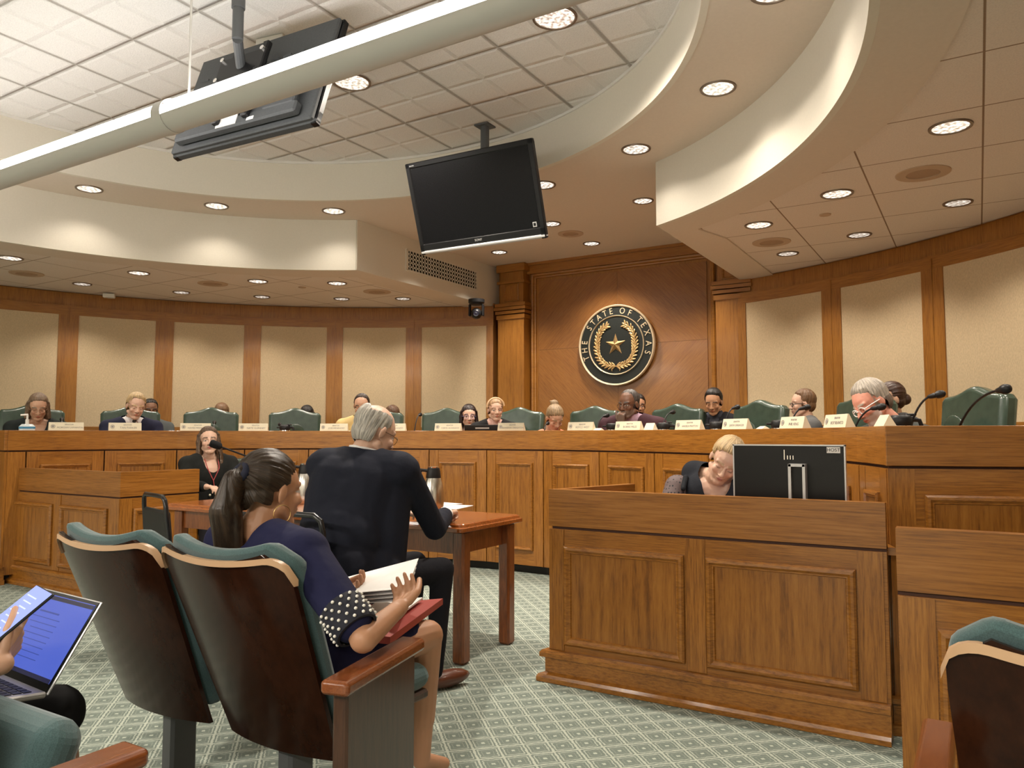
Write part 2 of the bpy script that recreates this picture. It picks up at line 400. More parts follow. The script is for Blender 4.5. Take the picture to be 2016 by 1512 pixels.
# curved panelled walls
PA = [26.1, 36.3, 46.5, 56.7, 66.9, 77.1]          # pilaster centres
for side, nm in ((-1, 'wall_left'), (1, 'wall_right')):
    w_ = MB(); w_.arcbox(RW+.03, RW+.15, side*WA, side*97, 0, Z1+.02); wo = struct(w_.build(nm, wall_v))
    m = MB(); m.arcbox(RW-.005, RW+.03, side*WA, side*97, 2.515, 2.62); m.arcbox(RW-.005, RW+.03, side*WA, side*97, 1.17, 1.29)
    m.arcbox(RW-.02, RW+.03, side*WA, side*97, .0, .14); o = m.build('rail', wall_h, wo)
    m = MB()
    prof = [(0, 2.60), (-.03, 2.60), (-.035, 2.63), (-.06, 2.645), (-.07, 2.69), (-.11, 2.72), (-.115, 2.765), (0, 2.765)]
    pts = [P(RW, side*a, 0)[:2] for a in [WA+k*2.0 for k in range(41)]]
    if side < 0: pf = [(o_, z) for o_, z in prof]; m.sweep([Vector(p) for p in pts], [(-o_, z) for o_, z in prof])
    else: m.sweep([Vector(p) for p in pts], [(o_*-1*-1, z) for o_, z in prof] if False else [(-o_*-1, z) for o_, z in prof])
    m.build('cornice', wall_h, wo)
    edges = [WA]+PA
    for k, a in enumerate(PA):
        m = MB(); m.arcbox(RW-.012, RW+.03, side*(a-1.02), side*(a+1.02), .14, 2.515, 1); m.build('pilaster', wall_v, wo)
        m = MB(); m.arcbox(RW-.016, RW-.01, side*(a-.05), side*(a+.05), .14, 2.60, 1)
        m.build('pilaster_joint', wall_v, wo)
        a0 = (edges[k]+1.02) if k else WA+.15
        if k == 0:
            m = MB(); m.arcbox(RW-.012, RW+.03, side*WA, side*(WA+.9), .14, 2.515, 1); m.build('pilaster', wall_v, wo); a0 = WA+.9
        m = MB(); m.arcbox(RW-.002, RW+.03, side*a0, side*(a-1.02), 1.29, 2.515, 1.2); m.build('fabric_panel', fabric_panel, wo)
        m = MB(); m.arcbox(RW-.002, RW+.03, side*a0, side*(a-1.02), .14, 1.17, 1.2); m.build('wainscot_panel', wall_v, wo)
# seal wall
YS = 5.40
m = MB(); m.box((0, YS+.07, 1.65), (3.3, .1, 3.3)); ws = struct(m.build('wall_back', wall_v))
veneer = []
for k, (ang) in enumerate((45, -45, 45, -45)):
    veneer.append(oak('matched_veneer_%s' % 'abcd'[k], (.9, 1, 14), (.20, .078, .018), (.28, .115, .027), (.34, .150, .038), rough=.3, rot=(0, R_(ang), 0)))
cx, cz = .085, 2.20
for k, (xa, xb, za, zb) in enumerate(((-.925, cx, cz, 3.03), (cx, 1.10, cz, 3.03), (-.925, cx, 1.0, cz), (cx, 1.10, 1.0, cz))):
    m = MB(); m.box(((xa+xb)/2, YS+.012, (za+zb)/2), (xb-xa-.002, .02, zb-za-.002)); m.build('veneer_panel', veneer[(0, 1, 1, 0)[k]], ws)
fp = [(0, 0), (0, .035), (.012, .045), (.03, .04), (.04, .02), (.055, .016), (.06, .0)]
m = MB(); m.rect_mold(-1.02, 1.19, .9, 3.12, fp, Matrix.Translation((0, YS+.02, 0))); m.build('panel_frame', wall_h, ws)
m = MB(); m.box((.085, YS-.0, 3.18), (2.4, .08, .13)); m.box((.085, YS-.02, 3.225), (2.4, .12, .03)); m.build('cornice', wall_h, ws)
# columns flanking the seal panel
for s_, x0, x1 in ((-1, -1.40, -1.04), (1, 1.235, 1.57)):
    e = MB(); xc = (x0+x1)/2; wd = x1-x0
    e.box((xc, 5.36, 1.3), (wd, .22, 2.6)); o = struct(e.build('wall_back', wall_v))
    e = MB()
    for (z, h, p) in ((2.60, .05, .03), (2.655, .035, .05), (2.70, .035, .075), (2.745, .04, .06)):
        e.box((xc, 5.36, z), (wd+p, .22+p, h))
    e.box((xc, 5.36, 3.19), (wd+.03, .25, .09)); e.box((xc, 5.36, 3.02), (wd+.02, .24, .03)); e.box((xc, 5.36, .12), (wd+.03, .25, .24)); e.build('capital', wall_h, o)
    e = MB(); e.box((xc, 5.37, 2.98), (wd-.04, .2, .5)); e.build('upper_block', wall_v, o)
    e = MB(); e.rect_mold(xc-.10, xc+.10, 2.79, 3.0, [(0, 0), (0, .01), (.01, .014), (.02, .004)], Matrix.Translation((0, 5.27, 0))); e.build('panel_moulding', wall_h, o)
# raised platform behind the dais
m = MB(); m.arcbox(3.42, RW+.1, -90, 90, 0.002, .30, 3); po = struct(m.build('floor', carpet))
# air vent on the side of the beam
vx = -1.497
va, vb = at_y(800, 490, 5.25), None
def on_x(px, py, x):
    d = ray(px, py); t = (x-CAM.x)/d.x; return CAM+d*t
v0, v1, v2 = on_x(799, 491, -1.5), on_x(937, 530, -1.5), on_x(799, 532, -1.5)
ve = empty('air_vent', (-1.488, (v0.y+v1.y)/2, (v0.z+v2.z)/2), 0, 'cream pierced metal grille set in the side of the ceiling beam', 'vent')
L, Hh = v1.y-v0.y, abs(v0.z-v2.z)
m = MB()
for (dy, dz, ly, lz) in ((0, Hh/2, L, .018), (0, -Hh/2, L, .018), (L/2, 0, .018, Hh), (-L/2, 0, .018, Hh)): m.box((.004, dy, dz), (.012, ly+.018, lz))
m.build('frame', paint, ve)
m = MB(); m.box((-.002, 0, 0), (.004, L, Hh)); m.build('duct_shade_sheet', mat('duct_shade', (.02, .018, .015), .9), ve)  # flat dark sheet, painted as the shade inside the duct
m = MB(); nx = 26; nz = 5
for i in range(nx):
    for j in range(nz):
        y_, z_ = -L/2+(i+.5)*L/nx, -Hh/2+(j+.5)*Hh/nz; ry, rz_ = L/nx/2, Hh/nz/2
        ring = [Vector((.006, y_+math.cos(R_(a))*ry*.98, z_+math.sin(R_(a))*rz_*.98)) for a in range(0, 360, 60)]
        m.tube(ring, .0042, 4, closed=True)
m.build('grille', paint, ve)

# ---------------------------------------------------------------- ceiling fittings
def refl_mat(name, bright):
    mm = mat(name, (.8, .78, .74), .25, .9, emit=(1, .93, .82), es=bright); t = NT(mm)
    c = t.coord('Object', (38, 38, 1)); n = t.n('ShaderNodeTexNoise', i_Scale=1.0, i_Detail=1.0); t.l(c, n.inputs[0])
    t.l(t.math('MULTIPLY', t.math('POWER', t.math('MULTIPLY', n.outputs[0], 1.7), 3.0), bright), t.b.inputs['Emission Strength']); return mm
refl_on = refl_mat('downlight_reflector_lit', 1.0); refl_dim = refl_mat('downlight_reflector_dim', .55)
trim_d = mat('downlight_rim', (.20, .15, .11), .35, .5)
def downlight(r, lit=True):
    e = empty('downlight')
    m = MB(); m.lathe([(r, 0), (r+.004, -.008), (r+.016, -.008), (r+.018, 0)], seg=28, caps=False); m.build('rim', trim_d, e, smooth=True)
    m = MB(); m.lathe([(r, -.001), (r*.8, .0), (.0001, .0)], seg=28, c=(0, 0, -.003), caps=False); m.build('reflector', refl_on if lit else refl_dim, e, fix=False)
    return e
dl_proto = {}
def put_dl(loc, r, label, group, lit=True, pw=0, ang=110):
    key = (r, lit)
    if key in dl_proto: o = copy_tree(dl_proto[key])
    else: o = dl_proto[key] = downlight(r, lit)
    o.location = loc; tag(o, label, 'ceiling light', group)
    if pw: spot((loc[0], loc[1], loc[2]-.03), pw, ang)
SIDE = {-1: 'left', 1: 'right'}
PW = 30.0
place_words = {10.2: 'nearest the channel to the seal wall', 30: 'second from the channel', 50: 'third from the channel', 69.5: 'fourth from the channel', 90: 'over the end of the dais', 112: 'towards the audience'}
for s_ in (-1, 1):
    for a in (10.2, 30, 50, 69.5, 90, 112):
        put_dl(P(2.94, s_*a, Z2), .088, 'round downlight in the ceiling ring, %s side, %s' % (SIDE[s_], place_words[a]), 'downlights of the smooth ceiling ring', True, PW*.30, 128)
    for y in (3.72, 4.67):
        put_dl((s_*1.04+.02, y, Z2), .075, 'round downlight in the channel, %s side, %s' % (SIDE[s_], 'nearer the ring' if y < 4 else 'nearer the wall'), 'downlights of the channel', True, PW*2.4, 100)
    for a, wd in ((33, 'nearest the beam'), (44.6, 'second from the beam'), (60.7, 'third from the beam'), (76, 'fourth from the beam')):
        put_dl(P(3.93, s_*a, Z1-.0), .085, 'round downlight in the %s tiled ceiling, inner row, %s' % (SIDE[s_], wd), 'downlights over the dais seats', True, PW*.85, 115)
    for a, wd in ((26.1, 'nearest the beam'), (34.5, 'second from the beam'), (45, 'third from the beam'), (55, 'fourth from the beam'), (66.3, 'fifth from the beam')):
        put_dl(P(4.85, s_*a, Z1-.0), .075, 'mirrored wall washer in the %s tiled ceiling, outer row, %s' % (SIDE[s_], wd), 'wall washers in front of the fabric panels', False, PW*.95, 120)
for y, wd in ((3.95, 'first'), (4.85, 'nearest the seal wall')):
    put_dl((.03, y, Z2), .075, 'round downlight on the centre line of the channel, %s' % wd, 'downlights of the channel centre', True, PW*2.4, 115)
for x in (-.04, 1.51):
    put_dl((x, 1.24, Z3-.004), .112, 'large round downlight in the upper white tiles, %s' % ('half hidden behind the hung television' if x < 0 else 'right of the pendant tube'), 'large downlights of the upper ceiling', True, PW*6.5, 150)
spk_m = noisy('speaker_grille_tan', (.40, .28, .19), .1, 300, .8, .3, .001)
spk_r = mat('speaker_ring_tan', (.50, .37, .26), .7)
def speaker(loc, r, label):
    e = empty('ceiling_speaker', loc, 0, label, 'speaker', 'round ceiling speakers')
    m = MB(); m.lathe([(r, 0), (r, -.006), (r*.62, -.008), (r*.6, 0)], seg=32, caps=False); m.build('ring', spk_r, e, smooth=True)
    m = MB(); m.lathe([(r*.6, -.003), (r*.3, -.009), (.001, -.01)], seg=28, caps=False); m.build('grille', spk_m, e, smooth=True)
for s_ in (-1, 1):
    for R0, a, wd in ((4.41, 28.5, 'nearest the beam'), (4.2, 51, 'over the middle seats'), (4.6, 72.6, 'over the end seats')):
        speaker(P(R0, s_*a, Z1-.0), .15, 'tan round speaker in the lower tiled ceiling, %s side, %s' % (SIDE[s_], wd))
speaker((.02, 4.38, Z2), .13, 'tan round speaker on the centre line before the seal wall')
for s_ in (-1, 1):
    pp = P(4.18, s_*38.7, Z1); m = MB(); m.lathe([(.04, 0), (.038, -.008), (.0001, -.012)], c=pp, seg=20)
    tag(m.build('smoke_detector', spk_r, smooth=True), 'small tan round detector in the %s lower ceiling' % SIDE[s_], 'detector', 'ceiling detectors')
pp = at_z(540, 78, Z3); m = MB(); m.box((pp.x, pp.y, Z3-.025), (.20, .10, .05), rz=R_(10), ch=.006)
e = m.build('ceiling_sensor_box', white_pl); tag(e, 'white oblong sensor box on the upper ceiling beside the rear television pole', 'sensor')
pp = at_z(215, 580, Z1-.02); m = MB(); m.box((pp.x, pp.y, Z1-.034), (.12, .07, .045), rz=R_(50), ch=.006); m.box((pp.x-.03, pp.y+.02, Z1-.034), (.05, .11, .03), rz=R_(50), ch=.004)
tag(m.build('wall_sensor', white_pl), 'small white sensor under the lower ceiling above the left fabric panels', 'sensor')
# pendant tube luminaire
TY, TZ, TR = -.19, 2.785, .080
e = empty('pendant_tube_light', (0, TY, TZ), 0, 'long grey tubular pendant light with a glowing slot along its top', 'ceiling light')
body_m = mat('satin_grey_tube', (.62, .61, .60), .4, .1)
tb = MB(); seg = 28
def tube_part(xa, xb, a0=-77, a1=77, r=TR):
    vs = []; fs = []; n = 24
    for x in (xa, xb):
        for k in range(n+1):
            a = R_(a0+(a1-a0)*k/n); vs.append((x, r*math.sin(a), -r*math.cos(a)))
        for k in range(n+1):
            a = R_(a1+(a0-a1)*k/n); vs.append((x, (r-.004)*math.sin(a), -(r-.004)*math.cos(a)))
    N = 2*(n+1)
    for k in range(N): fs.append((k, (k+1) % N, N+(k+1) % N, N+k))
    for k in range(n):
        fs.append((k, k+1, N-2-k, N-1-k)); fs.append((N+k, N+k+1, 2*N-2-k, 2*N-1-k))
    tb.add(vs, fs)
tube_part(-3.0, .06); tube_part(.12, 3.0); tb.build('tube_body', body_m, e, smooth=True)
tb = MB(); tube_part(.055, .125, -180, 180, TR+.004); tb.build('joint_collar', body_m, e, smooth=True)
tb = MB(); tb.ell((-3.0, 0, 0), (.01, TR, TR)); tb.ell((3.0, 0, 0), (.01, TR, TR)); tb.build('end_cap', body_m, e, smooth=True)
glow = mat('lamp_diffuser', (.9, .9, .9), .5, emit=(1, .95, .90), es=7.5)
tb = MB(); tube_part(-2.98, .05, 79, 281, TR-.006); tube_part(.13, 2.98, 79, 281, TR-.006); tb.build('diffuser', glow, e, smooth=True)
wire = mat('white_rod', (.7, .68, .65), .5)
for x in (.235, -2.7, 2.8):
    tb = MB(); tb.tube([(x, 0, TR-.02), (x, 0, Z3-TZ if abs(x) < 2.4 else Z2-TZ)], .006, 8); tb.lathe([(.03, Z3-TZ-.02), (.03, Z3-TZ)] if abs(x) < 2.4 else [(.03, Z2-TZ-.02), (.03, Z2-TZ)], c=(x, 0, 0), seg=16); tb.build('hanging_rod', wire, e)

# ---------------------------------------------------------------- televisions
def tv_frame(loc, yaw, pitch):
    # local: x right (seen from the front), y = away from the viewer, z up
    return Matrix.Translation(loc) @ Matrix.Rotation(yaw, 4, 'Z') @ Matrix.Rotation(pitch, 4, 'X')
def make_tv(label, M, front_logo=True):
    e = empty('hung_television', (0, 0, 0), 0, label, 'television'); e.matrix_world = M
    W, H = 1.07, .68
    m = MB()
    for (x, z, a, b) in ((0, H/2-.02, W, .04), (-W/2+.02, 0, .04, H), (W/2-.02, 0, .04, H)): m.box((x, .02, z), (a, .04, b), ch=.006)
    m.box((0, .02, -H/2+.055), (W, .04, .05), ch=.006); m.build('bezel', tv_black, e)
    m = MB(); m.box((0, .022, .02), (W-.07, .03, H-.10)); m.build('screen', screen_m, e)
    m = MB(); m.box((0, .022, -H/2+.018), (W, .05, .03), ch=.01); m.build('speaker_bar', silver if front_logo else tv_back, e)
    b = MB(); b.box((0, .052, 0), (W-.02, .03, H-.02), ch=.008); b.box((.02, .085, -.08), (W*.80, .05, H*.52), ch=.015)
    b.box((-.32, .11, -.14), (.22, .03, .22), ch=.008); b.box((.26, .11, -.10), (.3, .03, .16), ch=.008); b.box((0, .095, -.27), (.9, .05, .07), ch=.01)
    for k in range(9): b.box((-.36+.09*k, .113, .10), (.055, .006, .012))
    b.build('back_cover', tv_back, e)
    m = MB()
    for x in (-.11, .11): m.box((x, .135, -.03), (.045, .035, .50), ch=.008)
    m.box((0, .165, .05), (.34, .03, .16), ch=.006); m.box((0, .165, -.14), (.3, .02, .03), ch=.004); m.build('mount_bracket', black_pl, e)
    m = MB()
    for (x, z) in ((-.15, .12), (.15, .12), (-.15, -.02), (.15, -.02)): m.lathe([(.0001, 0), (.014, 0), (.014, .012), (.0001, .012)], c=(0, 0, 0), M=Matrix.Translation((x, .18, z)) @ Matrix.Rotation(R_(-90), 4, 'X'), seg=12)
    m.build('mount_bolt', chrome, e)
    m = MB(); m.tube([(.05, .16, -.02), (0, .2, -.06), (-.08, .2, -.12), (-.2, .16, -.13), (-.34, .14, -.12)], .006, 8); m.build('cable', black_pl, e)
    m = MB()
    for k in range(7): m.box((-.31+.022*k, .128, -.11), (.012, .006, .018))
    for k in range(5): m.box((-.45, .113, .03-.03*k), (.012, .006, .016))
    m.build('port', chrome, e)
    m = MB(); m.box((.04, .1215, -.255), (.15, .004, .08)); m.build('rating_label', paper, e)
    m = MB(); m.box((-.14, .121, -.285), (.05, .002, .02)); m.build('rating_label', paper, e)
    if front_logo:
        Mx = Matrix.Rotation(R_(90), 4, 'X')
        text('SONY', .024, silver, e, Matrix.Translation((-.01, -.001, -H/2+.055)) @ Mx, 'maker_lettering')
        text('BRAVIA', .013, silver, e, Matrix.Translation((-W/2+.06, -.001, H/2-.022)) @ Mx, 'maker_lettering')
        m = MB(); m.box((W/2-.075, .005, -H/2+.105), (.03, .002, .035)); m.build('energy_sticker', silver, e)
        m = MB(); m.box((W/2-.075, .0035, -H/2+.105), (.018, .002, .02)); m.build('energy_sticker', tv_black, e)
    return e
M2 = tv_frame((.429, 2.01, 2.892), .036, -.334+0*math.pi)
M2 = Matrix.Translation((.429, 2.01, 2.892)) @ Matrix.Rotation(.036, 4, 'Z') @ Matrix.Rotation(.334, 4, 'X')
tv2 = make_tv('flat black television hung tilted below the ceiling, dark screen towards the audience', M2)
M1 = Matrix.Translation((.154, .319, 3.08)) @ Matrix.Rotation(3.193, 4, 'Z') @ Matrix.Rotation(.32, 4, 'X')
tv1 = make_tv('flat black television seen from its back, hung above the pendant tube', M1, False)
def hang(tv, top, bot, label):
    e = empty('ceiling_pole', (top.x, top.y, top.z), 0, label, 'pole', )
    m = MB(); m.tube([(0, 0, 0), (0, 0, (bot.z-top.z)*.55)], .034, 16); m.build('upper_tube', pole_m, e, smooth=True)
    m = MB(); m.tube([(0, 0, (bot.z-top.z)*.5), (0, 0, bot.z-top.z)], .028, 16); m.build('lower_tube', pole_m, e, smooth=True)
    m = MB(); m.box((0, 0, -.006), (.12, .12, .012)); m.build('ceiling_plate', pole_m, e)
    m = MB(); m.tube([(0, 0, bot.z-top.z), tuple(tv.matrix_world @ Vector((0, .17, .05))-top)], .026, 12); m.build('tilt_arm', pole_m, e)
ta = at_y(466, 150, .02)
hang(tv1, Vector((ta.x, .02, Z3)), Vector((ta.x, .02, 3.22)), 'grey telescoping pole carrying the rear television')
hang(tv2, Vector((.32, 2.33, Z3)), Vector((.32, 2.33, 3.05)), 'short dark pole carrying the front television')
# black ptz camera on the beam corner
pc = at_r(938, 600, 5.0)
e = empty('conference_camera', pc, R_(20), 'black pan-tilt camera under the ceiling beam left of the seal wall', 'camera')
e.location.z = Z1-.012
m = MB(); m.lathe([(.075, 0), (.075, -.03), (.055, -.05), (.0001, -.05)], seg=28); m.build('base', black_pl, e, smooth=True)
for sx in (-1, 1):
    m = MB(); m.box((sx*.062, 0, -.1), (.018, .05, .11), ch=.006); m.build('yoke_arm', black_pl, e)
e.scale = (1.25, 1.25, 1.25)
m = MB(); m.ell((0, 0, -.13), (.05, .06, .052), seg=24, rings=14); m.build('head', black_pl, e, smooth=True)
m = MB(); m.lathe([(.024, -.004), (.026, .012), (.018, .014), (.0001, .008)], M=Matrix.Translation((.012, -.052, -.14)) @ Matrix.Rotation(R_(90), 4, 'X'), seg=20); m.build('lens', mat('lens_glass', (.01, .01, .03), .05, coat=1), e, smooth=True)
# ================================================================ DAIS
TOP, BB, DR = 1.237, 1.072, 3.33
A0, A1 = -77.5, 71.9
MOLD = [(0, 0), (0, .010), (.006, .017), (.014, .018), (.022, .010), (.026, .010), (.030, .001), (.034, .0005)]
da = empty('dais', (0, 0, 0), 0, 'long curved oak dais with panelled front running round the room below the seal', 'dais')
m = MB(); m.arcbox(DR, DR+.15, A0, A1, BB, TOP, 2.5); m.build('front_rail', oak_h, da, bevel=.003)
m = MB(); m.arcbox(DR+.02, DR+.12, A0, A1, BB-.012, BB+.005); m.build('shadow_gap', gap_shade, da)
m = MB(); m.arcbox(DR+.12, DR+.78, A0, A1, 1.03, 1.06); m.build('worktop', oak_h, da)
m = MB(); m.arcbox(DR+.06, DR+.14, A0+.2, A1-.2, 0.002, .08); m.build('toe_kick', kick, da)
m = MB(); m.arcbox(DR+.09, DR+.13, A0, A1, .31, 1.03); m.build('rear_board', oak_v, da)
seams = [A0]+[-75+10*k-.15 for k in range(15)]+[A1]
def panel_M(a, r): 
    p = P(r, a, 0); return Matrix.Translation(p) @ Matrix.Rotation(R_(-a), 4, 'Z')     # local -y faces the room centre, x to the right
for k in range(len(seams)-1):
    a0, a1 = seams[k]+.08, seams[k+1]-.08; ac = (a0+a1)/2; wd = 2*DR*math.sin(R_((a1-a0)/2))
    m = MB(); m.arcbox(DR+.001, DR+.10, a0, a1, .072, BB-.012, 5.0); po = m.build('front_panel', oak_h if wd > .3 else oak_v, da)
    if wd > .3:
        hw = DR*math.cos(R_((a1-a0)/2)); T = panel_M(ac, hw*1.0+.001)
        # stiles upright, rails level
        for sx in (-1, 1):
            e = MB(); e.box((sx*(wd/2-.045), .004, (.075+BB-.014)/2), (.088, .012, BB-.09), T); e.build('stile', oak_v, po)
        e = MB(); x1 = wd/2-.10; e.rect_mold(-x1, x1, .20, .955, MOLD, T); e.build('moulding', oak_m, po)
        e = MB(); e.box((0, .006, .5775), (2*x1-.06, .014, .70), T); e.build('centre_panel', oak_p, po)
# end caps of the dais
for a, sg in ((A1, 1), (A0, -1)):
    T = Matrix.Translation(P(DR, a, 0)) @ Matrix.Rotation(R_(90-a), 4, 'Z')   # local x = outward radius
    T = T if sg > 0 else Matrix.Translation(P(DR, a, 0)) @ Matrix.Rotation(R_(90-a), 4, 'Z')
    y0 = -.0 if sg > 0 else .0
    f = -1 if sg > 0 else 1       # outward side of the end, local y
    def E(c, d, bm): bm.box((c[0], f*c[1], c[2]), d, T)
    m = MB(); E((.70, .011, (TOP+BB)/2), (1.41, .022, TOP-BB), m); m.build('end_rail', oak_s, da, bevel=.003)
    m = MB(); E((.70, .004, (.14+BB-.012)/2), (1.38, .016, BB-.15), m); eo = m.build('end_panel', oak_h, da); m = MB(); E((.70, -.012, BB-.006), (1.38, .02, .05), m); m.build('shadow_gap', gap_shade, da)
    m = MB(); E((.052, .006, (.14+BB-.012)/2), (.10, .018, BB-.15), m); m.build('stile', oak_v, eo)
    m = MB(); E((.70, .010, .09), (1.42, .045, .10), m); E((.70, .03, .135), (1.45, .05, .02), m); E((.70, .02, .02), (1.45, .07, .04), m); m.build('base_moulding', oak_m, da)
    Tm = T @ (Matrix.Translation((0, -.012, 0)) if sg > 0 else (Matrix.Translation((0, .012, 0)) @ Matrix.Scale(-1, 4, (0, 1, 0))))
    m = MB(); m.rect_mold(.135, 1.2, .22, .955, [(d*1.3, h*1.3) for d, h in MOLD], Tm); m.build('moulding', oak_m, eo)
    m = MB(); E((.67, .013, .5875), (1.0, .006, .68), m); m.build('centre_panel', oak_p, eo)
# ================================================================ CLERK DESKS
def base_prof(sx=1): return [(0, .152), (.022, .150), (.030, .138), (.030, .118), (.012, .112), (.012, .045), (.034, .036), (.040, .022), (.040, .002), (0, .002)]
def clerk_desk(label, path, panels, openings, back=.045):
    # path: plan polyline of the outer face, travelling so that the outer side is on the right
    e = empty('clerk_desk', (path[0][0], path[0][1], 0), 0, label, 'desk'); inv = Matrix.Translation((-path[0][0], -path[0][1], 0))
    def W_(): return MB(inv)
    t = .05
    m = W_(); m.sweep(path, [(0, .750), (0, .93), (-t, .93), (-t, .745), (0, .75)]); m.build('top_rail', oak_s, e, bevel=.002)
    m = W_(); m.sweep(path, [(-.012, .73), (-.012, .76), (-t, .76)]); m.build('shadow_gap', gap_shade, e)
    m = W_(); m.sweep(path, [(-.002, .1), (-.002, .737), (-t+.005, .737), (-t+.005, .002), (-.01, .002)]); m.build('front_board', oak_h, e)
    m = W_(); m.sweep(path, base_prof()); m.build('base_moulding', oak_m, e)
    for (p0, p1, x0, x1, z0, z1) in panels:
        p0 = Vector(p0); p1 = Vector(p1); d = (p1-p0).normalized(); an = math.atan2(d.y, d.x)
        T = inv @ Matrix.Translation((p0.x, p0.y, 0)) @ Matrix.Rotation(an, 4, 'Z')
        m = MB(); m.rect_mold(x0, x1, z0, z1, [(d_*1.35, h*1.35) for d_, h in MOLD], T); mo = m.build('moulding', oak_m, e)
        m = MB(); m.box(((x0+x1)/2, -.001, (z0+z1)/2), (x1-x0-.07, .006, z1-z0-.07), T); m.build('centre_panel', oak_p, mo)
    for (p0, p1, xa, xb) in openings:       # upright stiles
        p0 = Vector(p0); p1 = Vector(p1); d = (p1-p0).normalized(); an = math.atan2(d.y, d.x)
        T = inv @ Matrix.Translation((p0.x, p0.y, 0)) @ Matrix.Rotation(an, 4, 'Z')
        m = MB(); m.box(((xa+xb)/2, .0, .445), (xb-xa, .006, .58), T); m.build('stile', oak_v, e)
    return e
rp = [(1.66, .88), (3.16, .88)]
right = [(1.82, 1.50), (1.656, .88), (3.17, .88)]
d1 = clerk_desk('oak panelled clerk desk on the right in front of the dais, black monitor on it', [Vector(p) for p in right],
    [((1.656, .88), (3.17, .88), .088, .69, .185, .66), ((1.656, .88), (3.17, .88), .79, 1.40, .185, .66)],
    [((1.656, .88), (3.17, .88), .004, .085), ((1.656, .88), (3.17, .88), .695, .785), ((1.656, .88), (3.17, .88), 1.405, 1.50)])
left = [(-3.30, .81), (-1.828, .81), (-1.80, 1.45)]
d2 = clerk_desk('oak panelled clerk desk on the left in front of the dais, wipes tub on it', [Vector(p) for p in left],
    [((-3.33, .81), (-1.828, .81), .0, .63, .185, .66), ((-3.33, .81), (-1.828, .81), .74, 1.36, .185, .66), ((-1.828, .81), (-1.80, 1.45), .1, .56, .185, .66)],
    [((-3.33, .81), (-1.828, .81), .635, .735), ((-3.33, .81), (-1.828, .81), 1.37, 1.50), ((-1.828, .81), (-1.80, 1.45), .0, .09)])
# desks' inner worktops
m = MB(Matrix.Translation((-1.82, -1.5, 0))); m.prism([(1.80, .93), (3.20, .93), (3.16, 1.05), (3.0, 1.55), (1.95, 1.55)], .03, Matrix.Translation((0, 0, .72))); m.build('worktop', oak_h, d1)
m = MB(Matrix.Translation((3.30, -.81, 0))); m.prism([(-3.27, .86), (-1.88, .86), (-1.86, 1.45), (-2.9, 1.45)], .03, Matrix.Translation((0, 0, .72))); m.build('worktop', oak_h, d2)
# low partition rail at the far right, in line with the public seating
d3 = clerk_desk('oak panelled low partition at the right edge behind the single auditorium seat', [Vector((3.28, 0)), Vector((5.3, 0))],
    [((3.28, 0), (5.3, 0), .10, 1.0, .185, .655)], [((3.28, 0), (5.3, 0), .003, .095)])
d3.name = 'partition_rail'; d3['category'] = 'partition'

# ================================================================ WITNESS TABLE
TX0, TX1, TY0, TY1, TT = -1.28, 1.20, .78, 1.42, .735
wt = empty('witness_table', ((TX0+TX1)/2, (TY0+TY1)/2, 0), 0, 'long cherry wood witness table with square legs at the centre of the carpet', 'table')
inv = Matrix.Translation((-(TX0+TX1)/2, -(TY0+TY1)/2, 0))
def rrect(x0, x1, y0, y1, r, n=4):
    p = []
    for (cx_, cy_, a) in ((x1-r, y0+r, -90), (x1-r, y1-r, 0), (x0+r, y1-r, 90), (x0+r, y0+r, 180)):
        for k in range(n+1): an = R_(a+90*k/n); p.append((cx_+r*math.cos(an), cy_+r*math.sin(an)))
    return p
m = MB(inv)
vs = []; fs = []; lay = [(0, TT-.042), (-.0, TT-.034), (.014, TT-.030), (.014, TT-.016), (.004, TT-.012), (-.012, TT-.010), (-.020, TT)]
lay = [(.012, TT-.045), (0, TT-.040), (0, TT-.022), (.010, TT-.018), (.014, TT-.004), (.022, TT)]
for (o_, z) in lay: vs += [(p[0], p[1], z) for p in rrect(TX0+o_, TX1-o_, TY0+o_, TY1-o_, .03)]
N = len(vs)//len(lay)
for k in range(len(lay)-1):
    for j in range(N): fs.append((k*N+j, k*N+(j+1) % N, (k+1)*N+(j+1) % N, (k+1)*N+j))
fs.append(tuple(range(N))[::-1]); fs.append(tuple(range((len(lay)-1)*N, len(lay)*N)))
m.add(vs, fs); m.build('tabletop', table_w, wt)
m = MB(inv)
m.box(((TX0+TX1)/2, TY0+.085, TT-.105), (TX1-TX0-.2, .022, .12)); m.box(((TX0+TX1)/2, TY1-.085, TT-.105), (TX1-TX0-.2, .022, .12))
m.box((TX0+.085, (TY0+TY1)/2, TT-.105), (.022, TY1-TY0-.2, .12)); m.box((TX1-.085, (TY0+TY1)/2, TT-.105), (.022, TY1-TY0-.2, .12)); m.build('apron', leg_w, wt)
for (x, y) in ((TX0+.085, TY0+.085), (TX1-.07, TY0+.10), (TX0+.085, TY1-.085), (TX1-.07, TY1-.085)):
    m = MB(inv); m.box((x, y, (TT-.04)/2), (.075, .075, TT-.045), ch=.012); m.build('leg', leg_w, wt)

